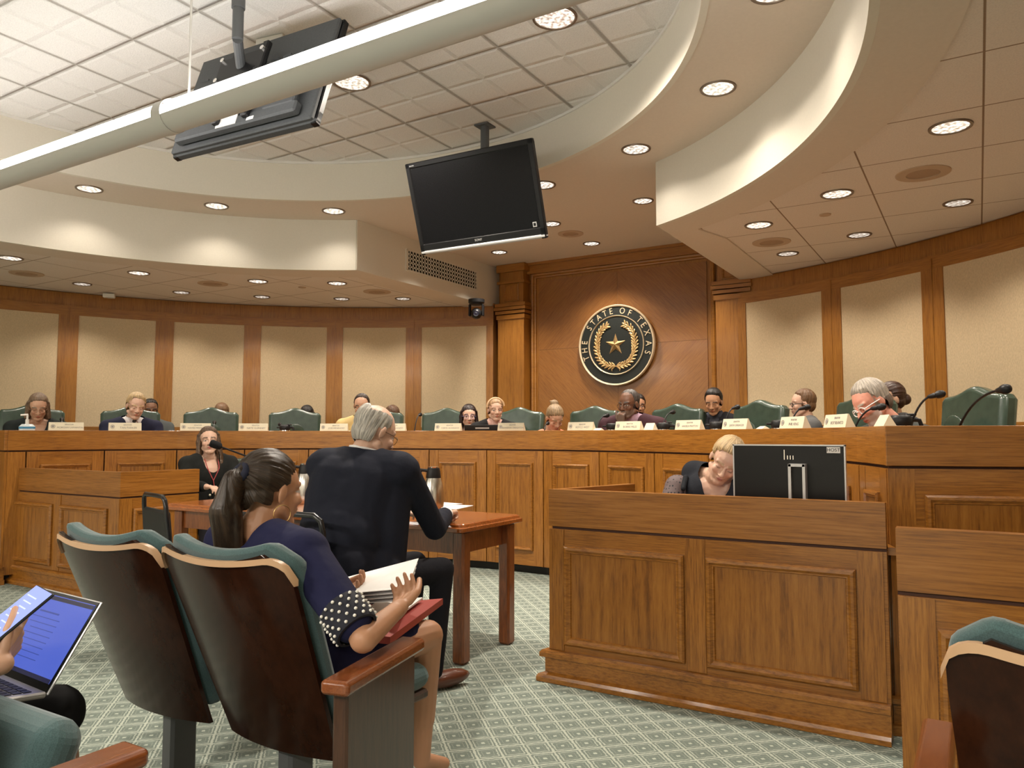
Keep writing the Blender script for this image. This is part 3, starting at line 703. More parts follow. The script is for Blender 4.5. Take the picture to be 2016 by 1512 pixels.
# ================================================================ BLACK STACKING CHAIRS
def stack_chair(x, y, rz, label):
    e = empty('stacking_chair', (x, y, 0), rz, label, 'chair', 'black stacking chairs at the witness table')
    # local +y is the way the sitter faces; back at y=0
    pts = []
    W = .20
    def bp(z): return -.02-.10*(z-.45)
    side = [( .0, .45), (.0, .55), (.0, .65), (.0, .75), (.0, .80)]
    L = [Vector((-W+.01*(k > 2), bp(z), z)) for k, (_, z) in enumerate(side)]
    top = [Vector((-W+.02, bp(.84), .845)), Vector((-W+.055, bp(.86), .865)), Vector((W-.055, bp(.86), .865)), Vector((W-.02, bp(.84), .845))]
    Rr = [Vector((-p.x, p.y, p.z)) for p in L[::-1]]
    m = MB(); m.tube([(-W, .42, .43), (-W, .02, .44)]+L+top+Rr+[(W, .02, .44), (W, .42, .43)], .0125, 10); m.build('tube_frame', frame_black, e, smooth=True)
    for sx in (-1, 1):
        m = MB(); m.tube([(sx*W, .40, .43), (sx*(W+.015), .44, .0125)], .0125, 8); m.build('leg', frame_black, e, smooth=True)
        m = MB(); m.tube([(sx*W, .06, .44), (sx*(W+.015), -.06, .0125)], .0125, 8); m.build('leg', frame_black, e, smooth=True)
    m = MB(); m.box((0, .21, .465), (.41, .43, .055), ch=.018); m.build('seat', vinyl_black, e, bevel=.006)
    m = MB(); T = Matrix.Translation((0, bp(.62)+.006, .625)) @ Matrix.Rotation(R_(5.7), 4, 'X'); m.box((0, 0, 0), (.385, .035, .33), T, ch=.012); m.build('backrest', vinyl_black, e, bevel=.004)
    return e
stack_chair(-.42, .20, R_(-17), 'black stacking chair at the left end of the witness table, empty, handle gap at top')
stack_chair(.07, .36, R_(-14), 'black stacking chair partly hidden behind the ponytail, next to the leftmost one')
stack_chair(.98, -.12, R_(0), 'black stacking chair carrying the grey haired man in the navy suit')

# ================================================================ AUDITORIUM SEATS
def seat_back_mesh(W, zb, zt, lean, curve, th, r=.07, nx=14, nz=12, front=False):
    # curved shell: local x across, y back(-)/front(+), z up; y bulges back at the centre
    vs = []; fs = []
    def yy(x, z): return -curve*(1-(x/(W/2))**2)-lean*((z-zb)/(zt-zb))
    rows = []
    for j in range(nz+1):
        for i in range(nx+1):
            u = -1+2*i/nx; v = j/nz
            x = u*W/2; z = zb+(zt-zb)*v
            # rounded upper corners, saddle-shaped top edge
            topz = zt-.030*(1-u*u)
            z = zb+(topz-zb)*v
            if z > topz-r:
                k = (z-(topz-r))/r; lim = W/2-r+r*math.sqrt(max(0, 1-k*k)); x = u*max(lim, W/2-r)
            taper = 1-.10*(1-v); x *= .84+.16*v
            vs.append((x, yy(x, z), z))
    n = len(vs)
    vs += [(x, y+th, z) for (x, y, z) in vs]
    a = nx+1
    for j in range(nz):
        for i in range(nx):
            q = (j*a+i, j*a+i+1, (j+1)*a+i+1, (j+1)*a+i); fs.append(q); fs.append(tuple(n+k for k in q[::-1]))
    rim = [i for i in range(nx+1)]+[j*a+nx for j in range(1, nz+1)]+[nz*a+i for i in range(nx-1, -1, -1)]+[j*a for j in range(nz-1, 0, -1)]
    for k in range(len(rim)): p, q = rim[k], rim[(k+1) % len(rim)]; fs.append((p, q, n+q, n+p))
    return vs, fs
def theatre_seat(x, y, rz, label, arm_l=False, arm_r=False, folded=False, group='auditorium seats'):
    """x,y = plan point under the top of the back; faces local +y"""
    e = empty('auditorium_seat', (x, y, 0), rz, label, 'seat', group)
    W = .535
    m = MB(); vs, fs = seat_back_mesh(W, .28, .888, .26, .05, .014); m.add([(a, b+.26, c) for a, b, c in vs], fs); m.build('back_shell', shell_w, e, smooth=True)
    # pale edge of the plywood along the top
    vs = []; fs = []; n = 40; r = .07
    for i in range(n+1):
        t_ = -1+2*i/n; u = t_; xx = u*W/2; topz = .888-.030*(1-u*u); zz = topz
        if abs(xx) > W/2-r: k_ = (abs(xx)-(W/2-r))/r; zz = topz-r*(1-math.sqrt(max(0, 1-min(1, k_)**2)))
        yb = -.05*(1-u*u)+.26-.26*((zz-.28)/.608)
        for (dy, dz) in ((-.003, .004), (.013, .004), (.013, -.012), (-.003, -.012)): vs.append((xx*1.006, yb+dy, zz+dz))
    for i in range(n):
        for q in range(4): fs.append((4*i+q, 4*i+(q+1) % 4, 4*i+4+(q+1) % 4, 4*i+4+q))
    m = MB(); m.add(vs, fs+[(0, 1, 2, 3), (4*n, 4*n+3, 4*n+2, 4*n+1)]); m.build('shell_edge', shell_e, e, smooth=True)
    m = MB(); vs, fs = seat_back_mesh(W-.006, 0.33, .918, .26*.588/.608, .052, .055); m.add([(a, b+.2514+.016, c) for a, b, c in vs], fs); o = m.build('back_cushion', teal, e, smooth=True, bevel=.018)
    if folded:
        m = MB(); T = Matrix.Translation((0, .33, .45)) @ Matrix.Rotation(R_(68), 4, 'X'); m.box((0, .0, 0), (.47, .40, .10), T, ch=.03); m.build('seat_cushion', teal, e, bevel=.02)
    else:
        m = MB(); m.box((0, .475, .41), (.48, .40, .085), ch=.03); m.build('seat_cushion', teal, e, bevel=.02)
        m = MB(); m.box((0, .475, .355), (.46, .37, .03), ch=.008); m.build('seat_pan', side_w, e)
    m = MB(); m.box((0, .30, .16), (.06, .10, .31), ch=.01); m.box((0, .30, .012), (.10, .22, .02), ch=.005); m.build('pedestal', pole_m, e)
    for spec in (arm_l, arm_r):
        if not spec: continue
        ax, ay, rz_, ln, wd = spec
        m = MB(); m.box((ax, ay, .31), (.042, ln-.06, .56), rz=rz_, ch=.006); so = m.build('side_panel', side_w, e)
        m = MB(); m.box((ax, ay, .602), (wd, ln, .036), rz=rz_, ch=.008)
        m.build('armrest', arm_w, e, bevel=.003)
    return e
theatre_seat(1.14, -1.10, 0, 'dark wood backed auditorium seat with teal cushion, leftmost of the row, empty')
theatre_seat(1.695, -1.10, 0, 'dark wood backed auditorium seat with teal cushion, occupied by the ponytailed woman', arm_r=(.435, .165, R_(12.7), .43, .078))
theatre_seat(3.70, -1.09, 0, 'auditorium seat at the right edge across the aisle, teal cushion and dark shell', arm_l=(-.292, .20, 0, .43, .062))
theatre_seat(1.72, -2.03, 0, 'teal auditorium seat at the bottom left corner with its cushion folded up', arm_r=(.40, .215, 0, .43, .08), folded=True)
theatre_seat(1.165, -2.03, 0, 'auditorium seat just outside the left edge under the laptop user')
# ================================================================ SEAL
SC = Vector((.085, YS-.024, 2.195)); SR = .452
se = empty('state_seal', SC, 0, 'round black and gold state seal with star and wreath on the veneered wall', 'seal')
TX = Matrix.Rotation(R_(90), 4, 'X')         # local disc plane -> facing -y
m = MB(TX); m.lathe([(SR-.012, -.02), (SR-.008, .025), (.0001, .025)], seg=96, caps=False); m.build('disc', seal_blk, se)
def ring(r, w_, z, mt, nm):
    m = MB(TX); m.lathe([(r-w_, z-.006), (r-w_*.8, z+.004), (r-w_*.3, z+.009), (r, z+.004), (r+.002, z-.03)], seg=96, caps=False); m.build(nm, mt, se, smooth=True)
ring(SR, .022, .034, gold_lt, 'outer_rim'); ring(.333, .014, .030, gold_lt, 'inner_rim')
for ch, a in zip('THESTATEOFTEXAS', (-110, -96, -83, -57, -45.5, -32.5, -20, -8.5, 12, 26, 47, 58.5, 72.5, 90.5, 105.5)):
    M_ = TX @ Matrix.Rotation(R_(-a), 4, 'Z') @ Matrix.Translation((0, .382, .028)) @ Matrix.Scale(.86, 4, (1, 0, 0))
    text(ch, .098, gold_lt, se, M_, 'letter', .003)
m = MB(TX); vs = [(0, -.0+0, .055)]
for k in range(10):
    r = .125 if k % 2 == 0 else .048; a = R_(36*k); vs.append((r*math.sin(a), r*math.cos(a), .026))
m.add(vs, [(0, 1+(k+1) % 10, 1+k) for k in range(10)], Matrix.Translation((-.006, .004, 0))); m.build('star', gold, se)
random.seed(3)
for s_ in (-1, 1):
    m = MB(TX); stem = []
    for k in range(18):
        a = 178-k*(148/17); r = .235+.012*math.sin(k*.5)
        c = Vector((s_*r*math.sin(R_(a)), r*math.cos(R_(a)), .032)); stem.append(c)
        for sd in (-1, 0, 1):
            L_ = .034 if sd else .03; d = Vector((math.cos(R_(a))*s_*-1, math.sin(R_(a))*1, 0)); d = Vector((-s_*math.cos(R_(a)), math.sin(R_(a)), 0))
            ang = math.atan2(d.y, d.x)+sd*R_(38)+random.uniform(-.1, .1)
            T = Matrix.Translation(c+Vector((math.cos(ang)*L_*.9, math.sin(ang)*L_*.9, .004*random.random()))) @ Matrix.Rotation(ang, 4, 'Z') @ Matrix.Rotation(.25*sd, 4, 'X')
            m.ell((0, 0, 0), (L_*1.02, .0115, .006), T, 8, 6)
        if k % 4 == 2: m.ell(c+Vector((s_*.02, .0, .008)), (.008, .008, .008), None, 8, 6)
    m.tube(stem, .004, 6); m.build('olive_branch' if s_ > 0 else 'oak_branch', gold, se, smooth=True)
m = MB(TX)
for s_ in (-1, 1): m.tube([(0, -.235, .036), (s_*.03, -.25, .04), (s_*.05, -.275, .036), (s_*.045, -.29, .034)], .005, 6)
m.build('ribbon', gold, se, smooth=True)
# ================================================================ DAIS CHAIRS
def dais_chair():
    e = empty('leather_chair')
    W, H0 = .56, 1.12; pts = []
    for k in range(21):
        u = -1+k/10; z = H0+.055*math.exp(-(u/.42)**2)-.0; 
        if abs(u) > .88: z -= .03*((abs(u)-.88)/.12)**2
        pts.append((u*W/2, z))
    poly = [(W/2*.88, .42)]+[(W/2*.98, .75)]+pts[::-1]+[(-W/2*.98, .75), (-W/2*.88, .42)]
    T = Matrix.Translation((0, -.27, 0)) @ Matrix.Rotation(R_(90+7), 4, 'X') @ Matrix.Translation((0, -.42, 0))
    poly = [(x, z) for x, z in poly]
    m = MB(); m.prism([(x, z) for x, z in poly], .11, Matrix.Translation((0, -.21, .45)) @ Matrix.Rotation(R_(90+6), 4, 'X') @ Matrix.Translation((0, -.42, 0))); bk = m.build('backrest', leather, e, smooth=True, bevel=.035)
    bk.modifiers['bevel'].segments = 4; bk.modifiers['bevel'].angle_limit = R_(50)
    m = MB(); m.ell((0, -.175, .92), (.10, .012, .10), Matrix.Rotation(R_(-6), 4, 'X'), 20, 10); m.build('embossed_crest', leather, bk, smooth=True)
    m = MB(); m.box((0, .04, .46), (.52, .52, .11), ch=.04); m.build('seat', leather, e, smooth=True, bevel=.02)
    for sx in (-1, 1):
        m = MB(); m.tube([(sx*.29, -.22, .70), (sx*.30, .0, .71), (sx*.30, .14, .69), (sx*.29, .17, .6), (sx*.27, .12, .44)], [.028, .03, .03, .022, .02], 10); m.build('armrest', leather, e, smooth=True)
    m = MB(); m.tube([(0, 0, .40), (0, 0, .07)], .03, 12); m.build('column', black_pl, e, smooth=True)
    for k in range(5):
        a = R_(72*k); m = MB(); m.tube([(0, 0, .09), (.29*math.cos(a), .29*math.sin(a), .06)], [.024, .015], 8); m.ell((.29*math.cos(a), .29*math.sin(a), .029), (.026, .026, .026)); m.build('castor_leg', oak_v, e, smooth=True)
    return e
chair0 = None
G = 'green leather chairs behind the dais'
for (px, R0, tw, lab) in (
    (75, 4.30, 0, 'green leather chair of the woman in black at the far left'), (262, 4.30, 0, 'green leather chair of the blond man in the navy suit'),
    (415, 4.32, 0, 'empty green leather chair hiding a brown haired head, behind the standing microphone'), (582, 4.32, 8, 'empty green leather chair hiding a dark haired head, left of the yellow jacket'),
    (733, 4.32, 0, 'green leather chair of the man in the yellow jacket'), (862, 4.32, 0, 'empty green leather chair right of the yellow jacket, beside the girl with glasses'),
    (1000, 4.32, 0, 'green leather chair of the woman with the hairband'), (1142, 4.32, 0, 'empty green leather chair in front of the woman in coral'),
    (1297, 4.36, 0, 'green leather chair of the man in the plum suit'), (1440, 4.25, -6, 'empty green leather chair in front of the young man in black'),
    (1624, 4.18, -8, 'empty green leather chair in front of the man in side view'), (1825, 4.28, -4, 'green leather chair of the bowed grey haired man'),
    (2010, 4.10, -10, 'empty green leather chair cut by the right edge of the picture')):
    p = at_r(px, 800, R0); a = math.degrees(math.atan2(p.x, p.y))
    c = copy_tree(chair0) if chair0 else dais_chair()
    if not chair0: chair0 = c
    c.location = (p.x, p.y, .30); c.rotation_euler.z = R_(180-a+tw); tag(c, lab, 'chair', G)
cc = copy_tree(chair0); cc.location = (-2.05, 2.02, .0); cc.scale = (1, 1, .86); cc.rotation_euler.z = R_(195); tag(cc, 'green leather chair of the long haired staff woman on the carpet', 'chair'); del cc['group']
cc = copy_tree(chair0); cc.location = (2.30, 1.86, .0); cc.scale = (1, 1, .8); cc.rotation_euler.z = R_(190); tag(cc, 'green leather chair of the fair haired clerk behind the monitor', 'chair')
if 'group' in cc: del cc['group']
# ================================================================ DESK THINGS
def name_plate(px, wpx, name, label, tilt=20, R0=3.405, kind='plate'):
    p = at_r(px, 845, R0); a = math.degrees(math.atan2(p.x, p.y)); wd = .262
    e = empty('name_plate', (p.x, p.y, TOP), R_(-a), label, 'name plate', 'name plates along the dais')
    h = .070; d = .028
    m = MB(); m.add([(-wd/2, -d, 0), (wd/2, -d, 0), (wd/2, d, 0), (-wd/2, d, 0), (-wd/2, -d+.016, h), (wd/2, -d+.016, h), (wd/2, -d+.022, h), (-wd/2, -d+.022, h)],
                    [(0, 1, 5, 4), (4, 5, 6, 7), (7, 6, 2, 3), (0, 4, 7, 3), (1, 2, 6, 5), (0, 3, 2, 1)]); m.build('wedge', card_m, e)
    T = Matrix.Translation((0, -d-.0012, 0)) @ Matrix.Rotation(math.atan2(h, .016), 4, 'X')
    text('SENATOR', .015, ink, e, T @ Matrix.Translation((.02, .052, .0)), 'lettering', .0004)
    text(name, .0235 if len(name) < 13 else .0205, ink, e, T @ Matrix.Translation((.026, .026, .0)), 'lettering', .0004)
    m = MB(T); m.lathe([(.017, 0), (.017, .001), (.014, .001)], c=(-wd/2+.03, .036, 0), seg=20, caps=False); m.lathe([(.011, .0005), (.0001, .001)], c=(-wd/2+.03, .036, 0), seg=5, caps=False); m.build('emblem', ink, e)
    return e
for px, nm, lab in ((130, 'MORGAN LAMANTIA', 'cream name plate in front of the woman in black at the far left'), (246, 'TAN PARKER', 'cream name plate in front of the blond man in navy'),
    (385, 'MAYES MIDDLETON', 'cream name plate partly hidden by the long haired staff woman'), (499, 'NATE GLENNEY', 'cream name plate between the two empty chairs left of the yellow jacket'),
    (658, 'JOSE MENENDEZ', 'cream name plate in front of the man in the yellow jacket'), (773, 'CESAR BLANCO', 'cream name plate mostly hidden behind the witness head'),
    (883, 'CAROL ALVARADO', 'cream name plate left of the black laptop on the dais'), (1007, 'BRANDON CREIGHTON', 'cream name plate right of the black laptop on the dais'),
    (1145, 'ROYCE WEST', 'cream name plate left of the man in the plum suit'), (1239, 'BORRIS MILES', 'cream name plate in front of the man in the plum suit'),
    (1358, 'ANGELA PAXTON', 'cream name plate between the plum suit and the young man in black'), (1451, 'DREW SPRINGER', 'cream name plate in front of the chair hiding the young man'),
    (1565, 'PHIL KING', 'cream name plate right of a steel carafe, left of the bowed man'), (1652, 'ROY BLANCO', 'cream name plate just left of the bowed grey haired man')):
    name_plate(px, 70, nm, lab)
def small_card(px, py, R0, w_, h, label, mt=card_m):
    p = at_r(px, py, R0); a = math.degrees(math.atan2(p.x, p.y))
    m = MB(); m.add([(-w_/2, -.03, 0), (w_/2, -.03, 0), (w_/2, .03, 0), (-w_/2, .03, 0), (-w_/2+.006, 0, h), (w_/2-.006, 0, h)], [(0, 1, 5, 4), (3, 4, 5, 2), (0, 4, 3), (1, 2, 5), (0, 3, 2, 1)])
    o = m.build('folded_card', mt); o.location = (p.x, p.y, TOP); o.rotation_euler.z = R_(-a); tag(o, label, 'card')
small_card(1281, 845, 3.45, .10, .055, 'small cream folded card right of the plum suited man\'s name plate')
small_card(1502, 845, 3.41, .07, .018, 'low cream card box on the dais between two name plates')
small_card(1178, 848, 3.42, .08, .018, 'low cream card box at the foot of a gooseneck microphone')
small_card(1742, 828, 3.43, .13, .055, 'cream folded card beside the nearest steel carafe')
# carafes
def carafe():
    e = empty('carafe')
    m = MB(); m.lathe([(.058, .002), (.060, .01), (.060, .12), (.054, .17), (.045, .19), (.044, .20)], seg=28); m.build('body', chrome, e, smooth=True)
    m = MB(); m.lathe([(.048, .185), (.052, .20), (.052, .222), (.046, .232), (.04, .236), (.0001, .238)], seg=28, caps=False); m.box((-.062, 0, .212), (.04, .03, .014), ch=.004); m.box((.045, 0, .238), (.05, .028, .012), ch=.004); m.build('lid', black_pl, e, smooth=True)
    m = MB(); m.tube([(.048, 0, .215), (.085, 0, .21), (.098, 0, .17), (.088, 0, .10), (.06, 0, .06)], [.012, .011, .011, .010, .008], 8); m.build('handle', black_pl, e, smooth=True)
    return e
cf = None
for px, py, lab in ((561, 838, 'steel and black carafe between the second empty chair and its name plate'), (1205, 838, 'steel and black carafe just left of the plum suited man\'s plate'), (1306, 838, 'steel and black carafe right of the plum suited man\'s plate'),
    (1411, 838, 'steel and black carafe in front of the young man in black'), (1534, 838, 'steel and black carafe in front of the man in side view'), (1773, 820, 'largest looking steel carafe, at the right corner of the dais')):
    p = at_r(px, py, 3.63 if px < 1700 else 3.60); a = math.degrees(math.atan2(p.x, p.y))
    c = copy_tree(cf) if cf else carafe(); cf = cf or c
    c.location = (p.x, p.y, 1.06); c.rotation_euler.z = R_(20); tag(c, lab, 'carafe', 'steel carafes on the dais')
# gooseneck microphones
def gooseneck(tip, base, label, parent_group='gooseneck microphones on the dais', big=1.0, bmat=None):
    e = empty('gooseneck_microphone', base, 0, label, 'microphone', parent_group); t = tip-base
    mid = Vector((t.x*.35, t.y*.35, t.z*.72)); pts = []
    d = (tip-base-mid).normalized()
    for k in range(13):
        u = k/12; q = (1-u)**2*Vector((0, 0, 0))+2*u*(1-u)*Vector((mid.x*.9, mid.y*.9, t.z*.98))+u*u*t; pts.append(q)
    m = MB(); m.tube(pts, [.0065*big]*5+[.005*big]*8, 8); m.build('gooseneck', black_pl, e, smooth=True)
    d = (pts[-1]-pts[-2]).normalized(); q = d.to_track_quat('Z', 'Y').to_matrix().to_4x4()
    m = MB(Matrix.Translation(t) @ q); m.lathe([(.005*big, -.03*big), (.010*big, -.02*big), (.013*big, .0), (.013*big, .012*big), (.018*big, .016*big), (.0195*big, .03*big), (.017*big, .045*big), (.008*big, .054*big), (.0001, .056*big)], seg=16, caps=False); m.build('capsule', black_pl, e, smooth=True)
    m = MB(); m.lathe([(.045, .001), (.045, .02), (.03, .03), (.0001, .032)], seg=20); m.build('base', black_pl, e, smooth=True)
    return e
for tx, ty, bx, Rt, Rb, lab in ((122, 826, 120, 3.95, 3.66, 'gooseneck microphone before the woman in black'), (422, 832, 420, 3.9, 3.66, 'gooseneck microphone before the first empty chair from the left'),
    (552, 836, 560, 3.9, 3.7, 'gooseneck microphone before the second empty chair from the left'), (826, 817, 813, 3.82, 3.6, 'gooseneck microphone before the empty chair right of the yellow jacket'),
    (1077, 834, 1068, 3.8, 3.6, 'gooseneck microphone before the woman in coral'), (1191, 819, 1168, 3.72, 3.56, 'gooseneck microphone crossing the chair left of the plum suit'),
    (1322, 812, 1296, 3.85, 3.62, 'gooseneck microphone right of the plum suited man'), (1446, 803, 1418, 3.75, 3.6, 'gooseneck microphone before the young man in black'),
    (1580, 804, 1545, 3.72, 3.6, 'gooseneck microphone before the man in side view'), (1724, 803, 1665, 3.62, 3.52, 'gooseneck microphone in front of the bowed man\'s ear'),
    (1838, 779, 1778, 3.72, 3.62, 'gooseneck microphone right of the bowed man'), (1970, 768, 1863, 3.70, 3.62, 'rightmost gooseneck microphone with a thick black capsule')):
    tip = at_r(tx, ty, Rt); b = at_r(bx, 850, Rb); b.z = 1.06; gooseneck(tip, b, lab, big=1.0)
tip = at_r(266, 829, 3.85); b = at_r(284, 850, 3.62); b.z = 1.06
g = gooseneck(tip, b, 'silver stemmed gooseneck microphone at the mouth of the blond man')
for ch in g.children:
    if ch.name.startswith('gooseneck'): ch.data.materials[0] = chrome
# witness table microphone with a foam head
tip = at_d(428, 877, 4.95); b = at_y(560, 985, 1.15); b.z = TT+.001
e = empty('table_microphone', b, 0, 'black foam headed gooseneck microphone on the witness table, pointing left', 'microphone'); t = tip-b
pts = [Vector((0, 0, 0)), Vector((t.x*.06, t.y*.06, .12)), t*.28+Vector((0, 0, .15)), t*.6+Vector((0, 0, .09)), t]
m = MB(); m.tube(pts, .006, 8); m.build('gooseneck', black_pl, e, smooth=True)
d = (pts[-1]-pts[-2]).normalized(); q = d.to_track_quat('Z', 'Y').to_matrix().to_4x4()
m = MB(Matrix.Translation(t) @ q); m.lathe([(.008, -.03), (.020, -.022), (.025, .0), (.025, .035), (.020, .047), (.0001, .05)], seg=18, caps=False); m.build('foam_windscreen', noisy('black_foam', (.008, .008, .009), .3, 300, .95, .6, .002), e, smooth=True)
m = MB(); m.lathe([(.06, 0.0), (.06, .02), (.02, .03), (.0001, .03)], seg=20); m.build('base', black_pl, e, smooth=True)
# thermos jugs on the witness table
def thermos(x, y, label):
    e = empty('thermos_jug', (x, y, TT+.001), R_(45), label, 'jug', 'thermos jugs on the witness table')
    m = MB(); m.lathe([(.058, 0), (.064, .01), (.066, .06), (.064, .12), (.056, .17), (.044, .205)], seg=32); m.build('body', steel, e, smooth=True)
    m = MB(); m.lathe([(.045, .198), (.046, .21), (.040, .25), (.036, .262), (.0001, .264)], seg=28, caps=False); m.build('collar', black_pl, e, smooth=True)
    m = MB(); m.lathe([(.034, .262), (.036, .27), (.0001, .272)], seg=24, caps=False); m.build('cap', chrome, e, smooth=True)
    m = MB(); m.tube([(-.036, 0, .245), (-.075, 0, .25), (-.098, 0, .215), (-.098, 0, .14), (-.088, 0, .07), (-.064, 0, .05)], [.010, .012, .012, .011, .010, .008], 8); m.build('handle', black_pl, e, smooth=True)
p = at_y(853, 990, 1.28); thermos(p.x, p.y, 'brushed steel thermos jug with black collar beside the navy suited man\'s arm')
p = at_y(600, 990, 1.25); thermos(p.x, p.y, 'steel thermos jug glimpsed between the ponytailed head and the navy suit')
# papers under the witness hand
p = at_z(893, 1000, TT)
for k, (dx, dy, rz, lab) in enumerate(((0.02, .03, 12, 'white sheet of paper on the witness table under the man\'s hand'), (-.14, .10, -8, 'white sheet of paper on the witness table left of the man\'s hand'))):
    m = MB(); m.box((0, 0, .002+.0*k), (.216, .279, .003)); o = m.build('paper_sheet', paper); o.location = (p.x-.06+dx, p.y-.02+dy, TT+.0015+.0035*k); o.rotation_euler.z = R_(rz); tag(o, lab, 'paper')
# laptop on the dais
p = at_r(953, 850, 3.62); a = math.atan2(p.x, p.y)
e = empty('black_laptop', (p.x, p.y, 1.06), -a+R_(-4), 'open black laptop on the dais in front of the woman with the hairband', 'laptop')
m = MB(); m.box((0, .0, .118), (.40, .012, .236), Matrix.Rotation(R_(8), 4, 'X'), ch=.004); m.build('lid', black_pl, e)
m = MB(); m.box((0, .13, .010), (.40, .25, .018), ch=.004); m.build('keyboard_base', black_pl, e)
m = MB(Matrix.Rotation(R_(8), 4, 'X')); m.box((0, -.007, .205), (.15, .002, .014), ch=.0005); m.build('lid_badge', silver, e)
# monitor on the clerk desk
c0, c1 = at_y(1445, 878, 1.12), at_y(1663, 873, 1.12)
mw = c1.x-c0.x; mh = .335; zt = (c0.z+c1.z)/2
e = empty('computer_monitor', ((c0.x+c1.x)/2, 1.12, .75), R_(0), 'black computer monitor seen from behind on the right clerk desk', 'monitor')
z0 = zt-.75
m = MB(); m.box((0, .0, z0-mh/2), (mw, .022, mh), ch=.004); m.build('back_shell', tv_black, e)
m = MB()
for (x, z, a_, b_) in ((0, z0-.002, mw+.006, .006), (-mw/2, z0-mh/2, .006, mh), (mw/2, z0-mh/2, .006, mh)): m.box((x, .003, z), (a_, .03, b_))
m.build('silver_bezel', silver, e)
m = MB(); m.box((0, .0125, z0-mh/2), (mw-.02, .002, mh-.02)); m.build('screen', mat('monitor_screen_lit', (.1, .12, .15), .3, emit=(.7, .8, 1), es=.6), e)
m = MB(); m.box((.018, -.035, (z0-.085)/2+.0), (.012, .05, z0-.085)); m.box((.078, -.035, (z0-.085)/2), (.012, .05, z0-.085)); m.box((.048, -.035, z0-.09), (.07, .05, .012)); m.box((.048, -.02, .006), (.26, .17, .012), ch=.003); m.build('stand', silver, e)
m = MB(); m.box((.048, -.028, (z0-.095)/2), (.05, .02, z0-.1)); m.build('stand_core', tv_black, e)
m = MB(); m.box((mw/2-.045, -.0125, z0-.022), (.055, .002, .026)); st = m.build('host_label', paper, e)
text('HOST', .021, ink_dk, e, Matrix.Translation((mw/2-.045, -.0142, z0-.022)) @ TX, 'lettering', .0004)
m = MB(); m.box((.135, -.0125, z0-mh+.055), (.062, .002, .028)); m.build('asset_sticker', mat('yellow_sticker', (.70, .62, .12), .6), e)
m = MB(); m.box((.135, -.0138, z0-mh+.051), (.058, .0012, .016)); m.build('asset_sticker', card_m, e)
m = MB()
for k, (hx, hz, hh) in enumerate(((.0, .0, .045), (.014, -.012, .018), (.026, -.012, .018), (.038, -.012, .018))): m.box((-.012+hx, -.0125, z0-.045+hz), (.004, .002, hh), ch=.0005)
m.build('maker_emblem', chrome, e)
# tub of wipes, papers, pump bottle
p = at_y(94, 915, 1.05); 
e = empty('wipes_tub', (p.x, p.y, .75), 0, 'white tub of wipes with a teal band on the left clerk desk', 'tub')
m = MB(); m.lathe([(.060, 0), (.064, .01), (.062, .20), (.060, .205)], seg=28); m.build('body', white_pl, e, smooth=True)
m = MB(); m.lathe([(.066, .205), (.068, .235), (.06, .245), (.0001, .245)], seg=28); m.build('lid', white_pl, e, smooth=True)
m = MB(); m.lathe([(.0645, .13), (.0645, .185)], seg=28, caps=False); m.build('teal_label', mat('teal_label', (.08, .30, .30), .6), e, smooth=True)
p = at_y(258, 922, 1.15); m = MB(); m.box((0, 0, .07), (.28, .22, .14), ch=.004); o = m.build('paper_stack', paper); o.location = (p.x, 1.2, .751); tag(o, 'stack of paper behind the left clerk desk rail', 'paper stack')
p = at_r(53, 845, 3.50); a = math.atan2(p.x, p.y)
e = empty('sanitizer_bottle', (p.x, p.y, 1.06), -a, 'clear pump bottle with a blue label beside the far left name plate', 'bottle')
m = MB(); m.box((0, 0, .115), (.115, .07, .23), ch=.02); m.build('bottle', mat('clear_plastic', (.65, .72, .74), .2), e, smooth=True)
m = MB(); m.box((0, 0, .20), (.117, .072, .055), ch=.02); m.build('blue_label', mat('blue_label', (.05, .25, .45), .5), e)
m = MB(); m.tube([(0, 0, .23), (0, 0, .27)], .014, 10); m.tube([(0, 0, .27), (0, 0, .31)], .008, 10); m.tube([(.004, 0, .31), (-.05, -.0, .305)], .008, 8); m.build('pump', white_pl, e, smooth=True)
# ================================================================ PEOPLE
def attr_mat(name, rough=.5, sss=0, spec=.4, streak=False, bump=0, sheen=0):
    m = mat(name, (.5, .5, .5), rough, spec=spec); t = NT(m)
    a = t.n('ShaderNodeAttribute', attribute_name='Col'); col = a.outputs['Color']
    if streak:
        s_ = t.n('ShaderNodeAttribute', attribute_name='streak'); mp = t.n('ShaderNodeMapping'); mp.inputs['Scale'].default_value = (1, 1, 1); t.l(s_.outputs['Vector'], mp.inputs[0])
        n = t.n('ShaderNodeTexNoise', i_Scale=1.0, i_Detail=4.0, i_Roughness=.6); t.l(mp.outputs[0], n.inputs[0])
        mx = t.n('ShaderNodeMix', data_type='RGBA', blend_type='MULTIPLY'); mx.inputs[0].default_value = 1; t.l(col, mx.inputs[6])
        t.l(t.ramp(n.outputs[0], [(.30, (.42, .42, .42)), (.5, (.9, .9, .9)), (.72, (1.7, 1.65, 1.6))]), mx.inputs[7]); col = mx.outputs[2]
        t.bump(n.outputs[0], .9, .004)
    elif bump:
        n = t.n('ShaderNodeTexNoise', i_Scale=11.0, i_Detail=3.0); c = t.coord('Object'); t.l(c, n.inputs[0])
        t.bump(n.outputs[0], bump, .02)
    t.l(col, t.b.inputs['Base Color'])
    if sss: t.b.inputs['Subsurface Weight'].default_value = sss; t.b.inputs['Subsurface Radius'].default_value = (.012, .005, .003); t.b.inputs['Subsurface Scale'].default_value = 1
    if sheen: t.b.inputs['Sheen Weight'].default_value = sheen
    return m
skin_m = attr_mat('skin', .48, .12); hair_m = attr_mat('hair', .38, streak=True); cloth_m = attr_mat('cloth', .85, bump=.35, spec=.2)

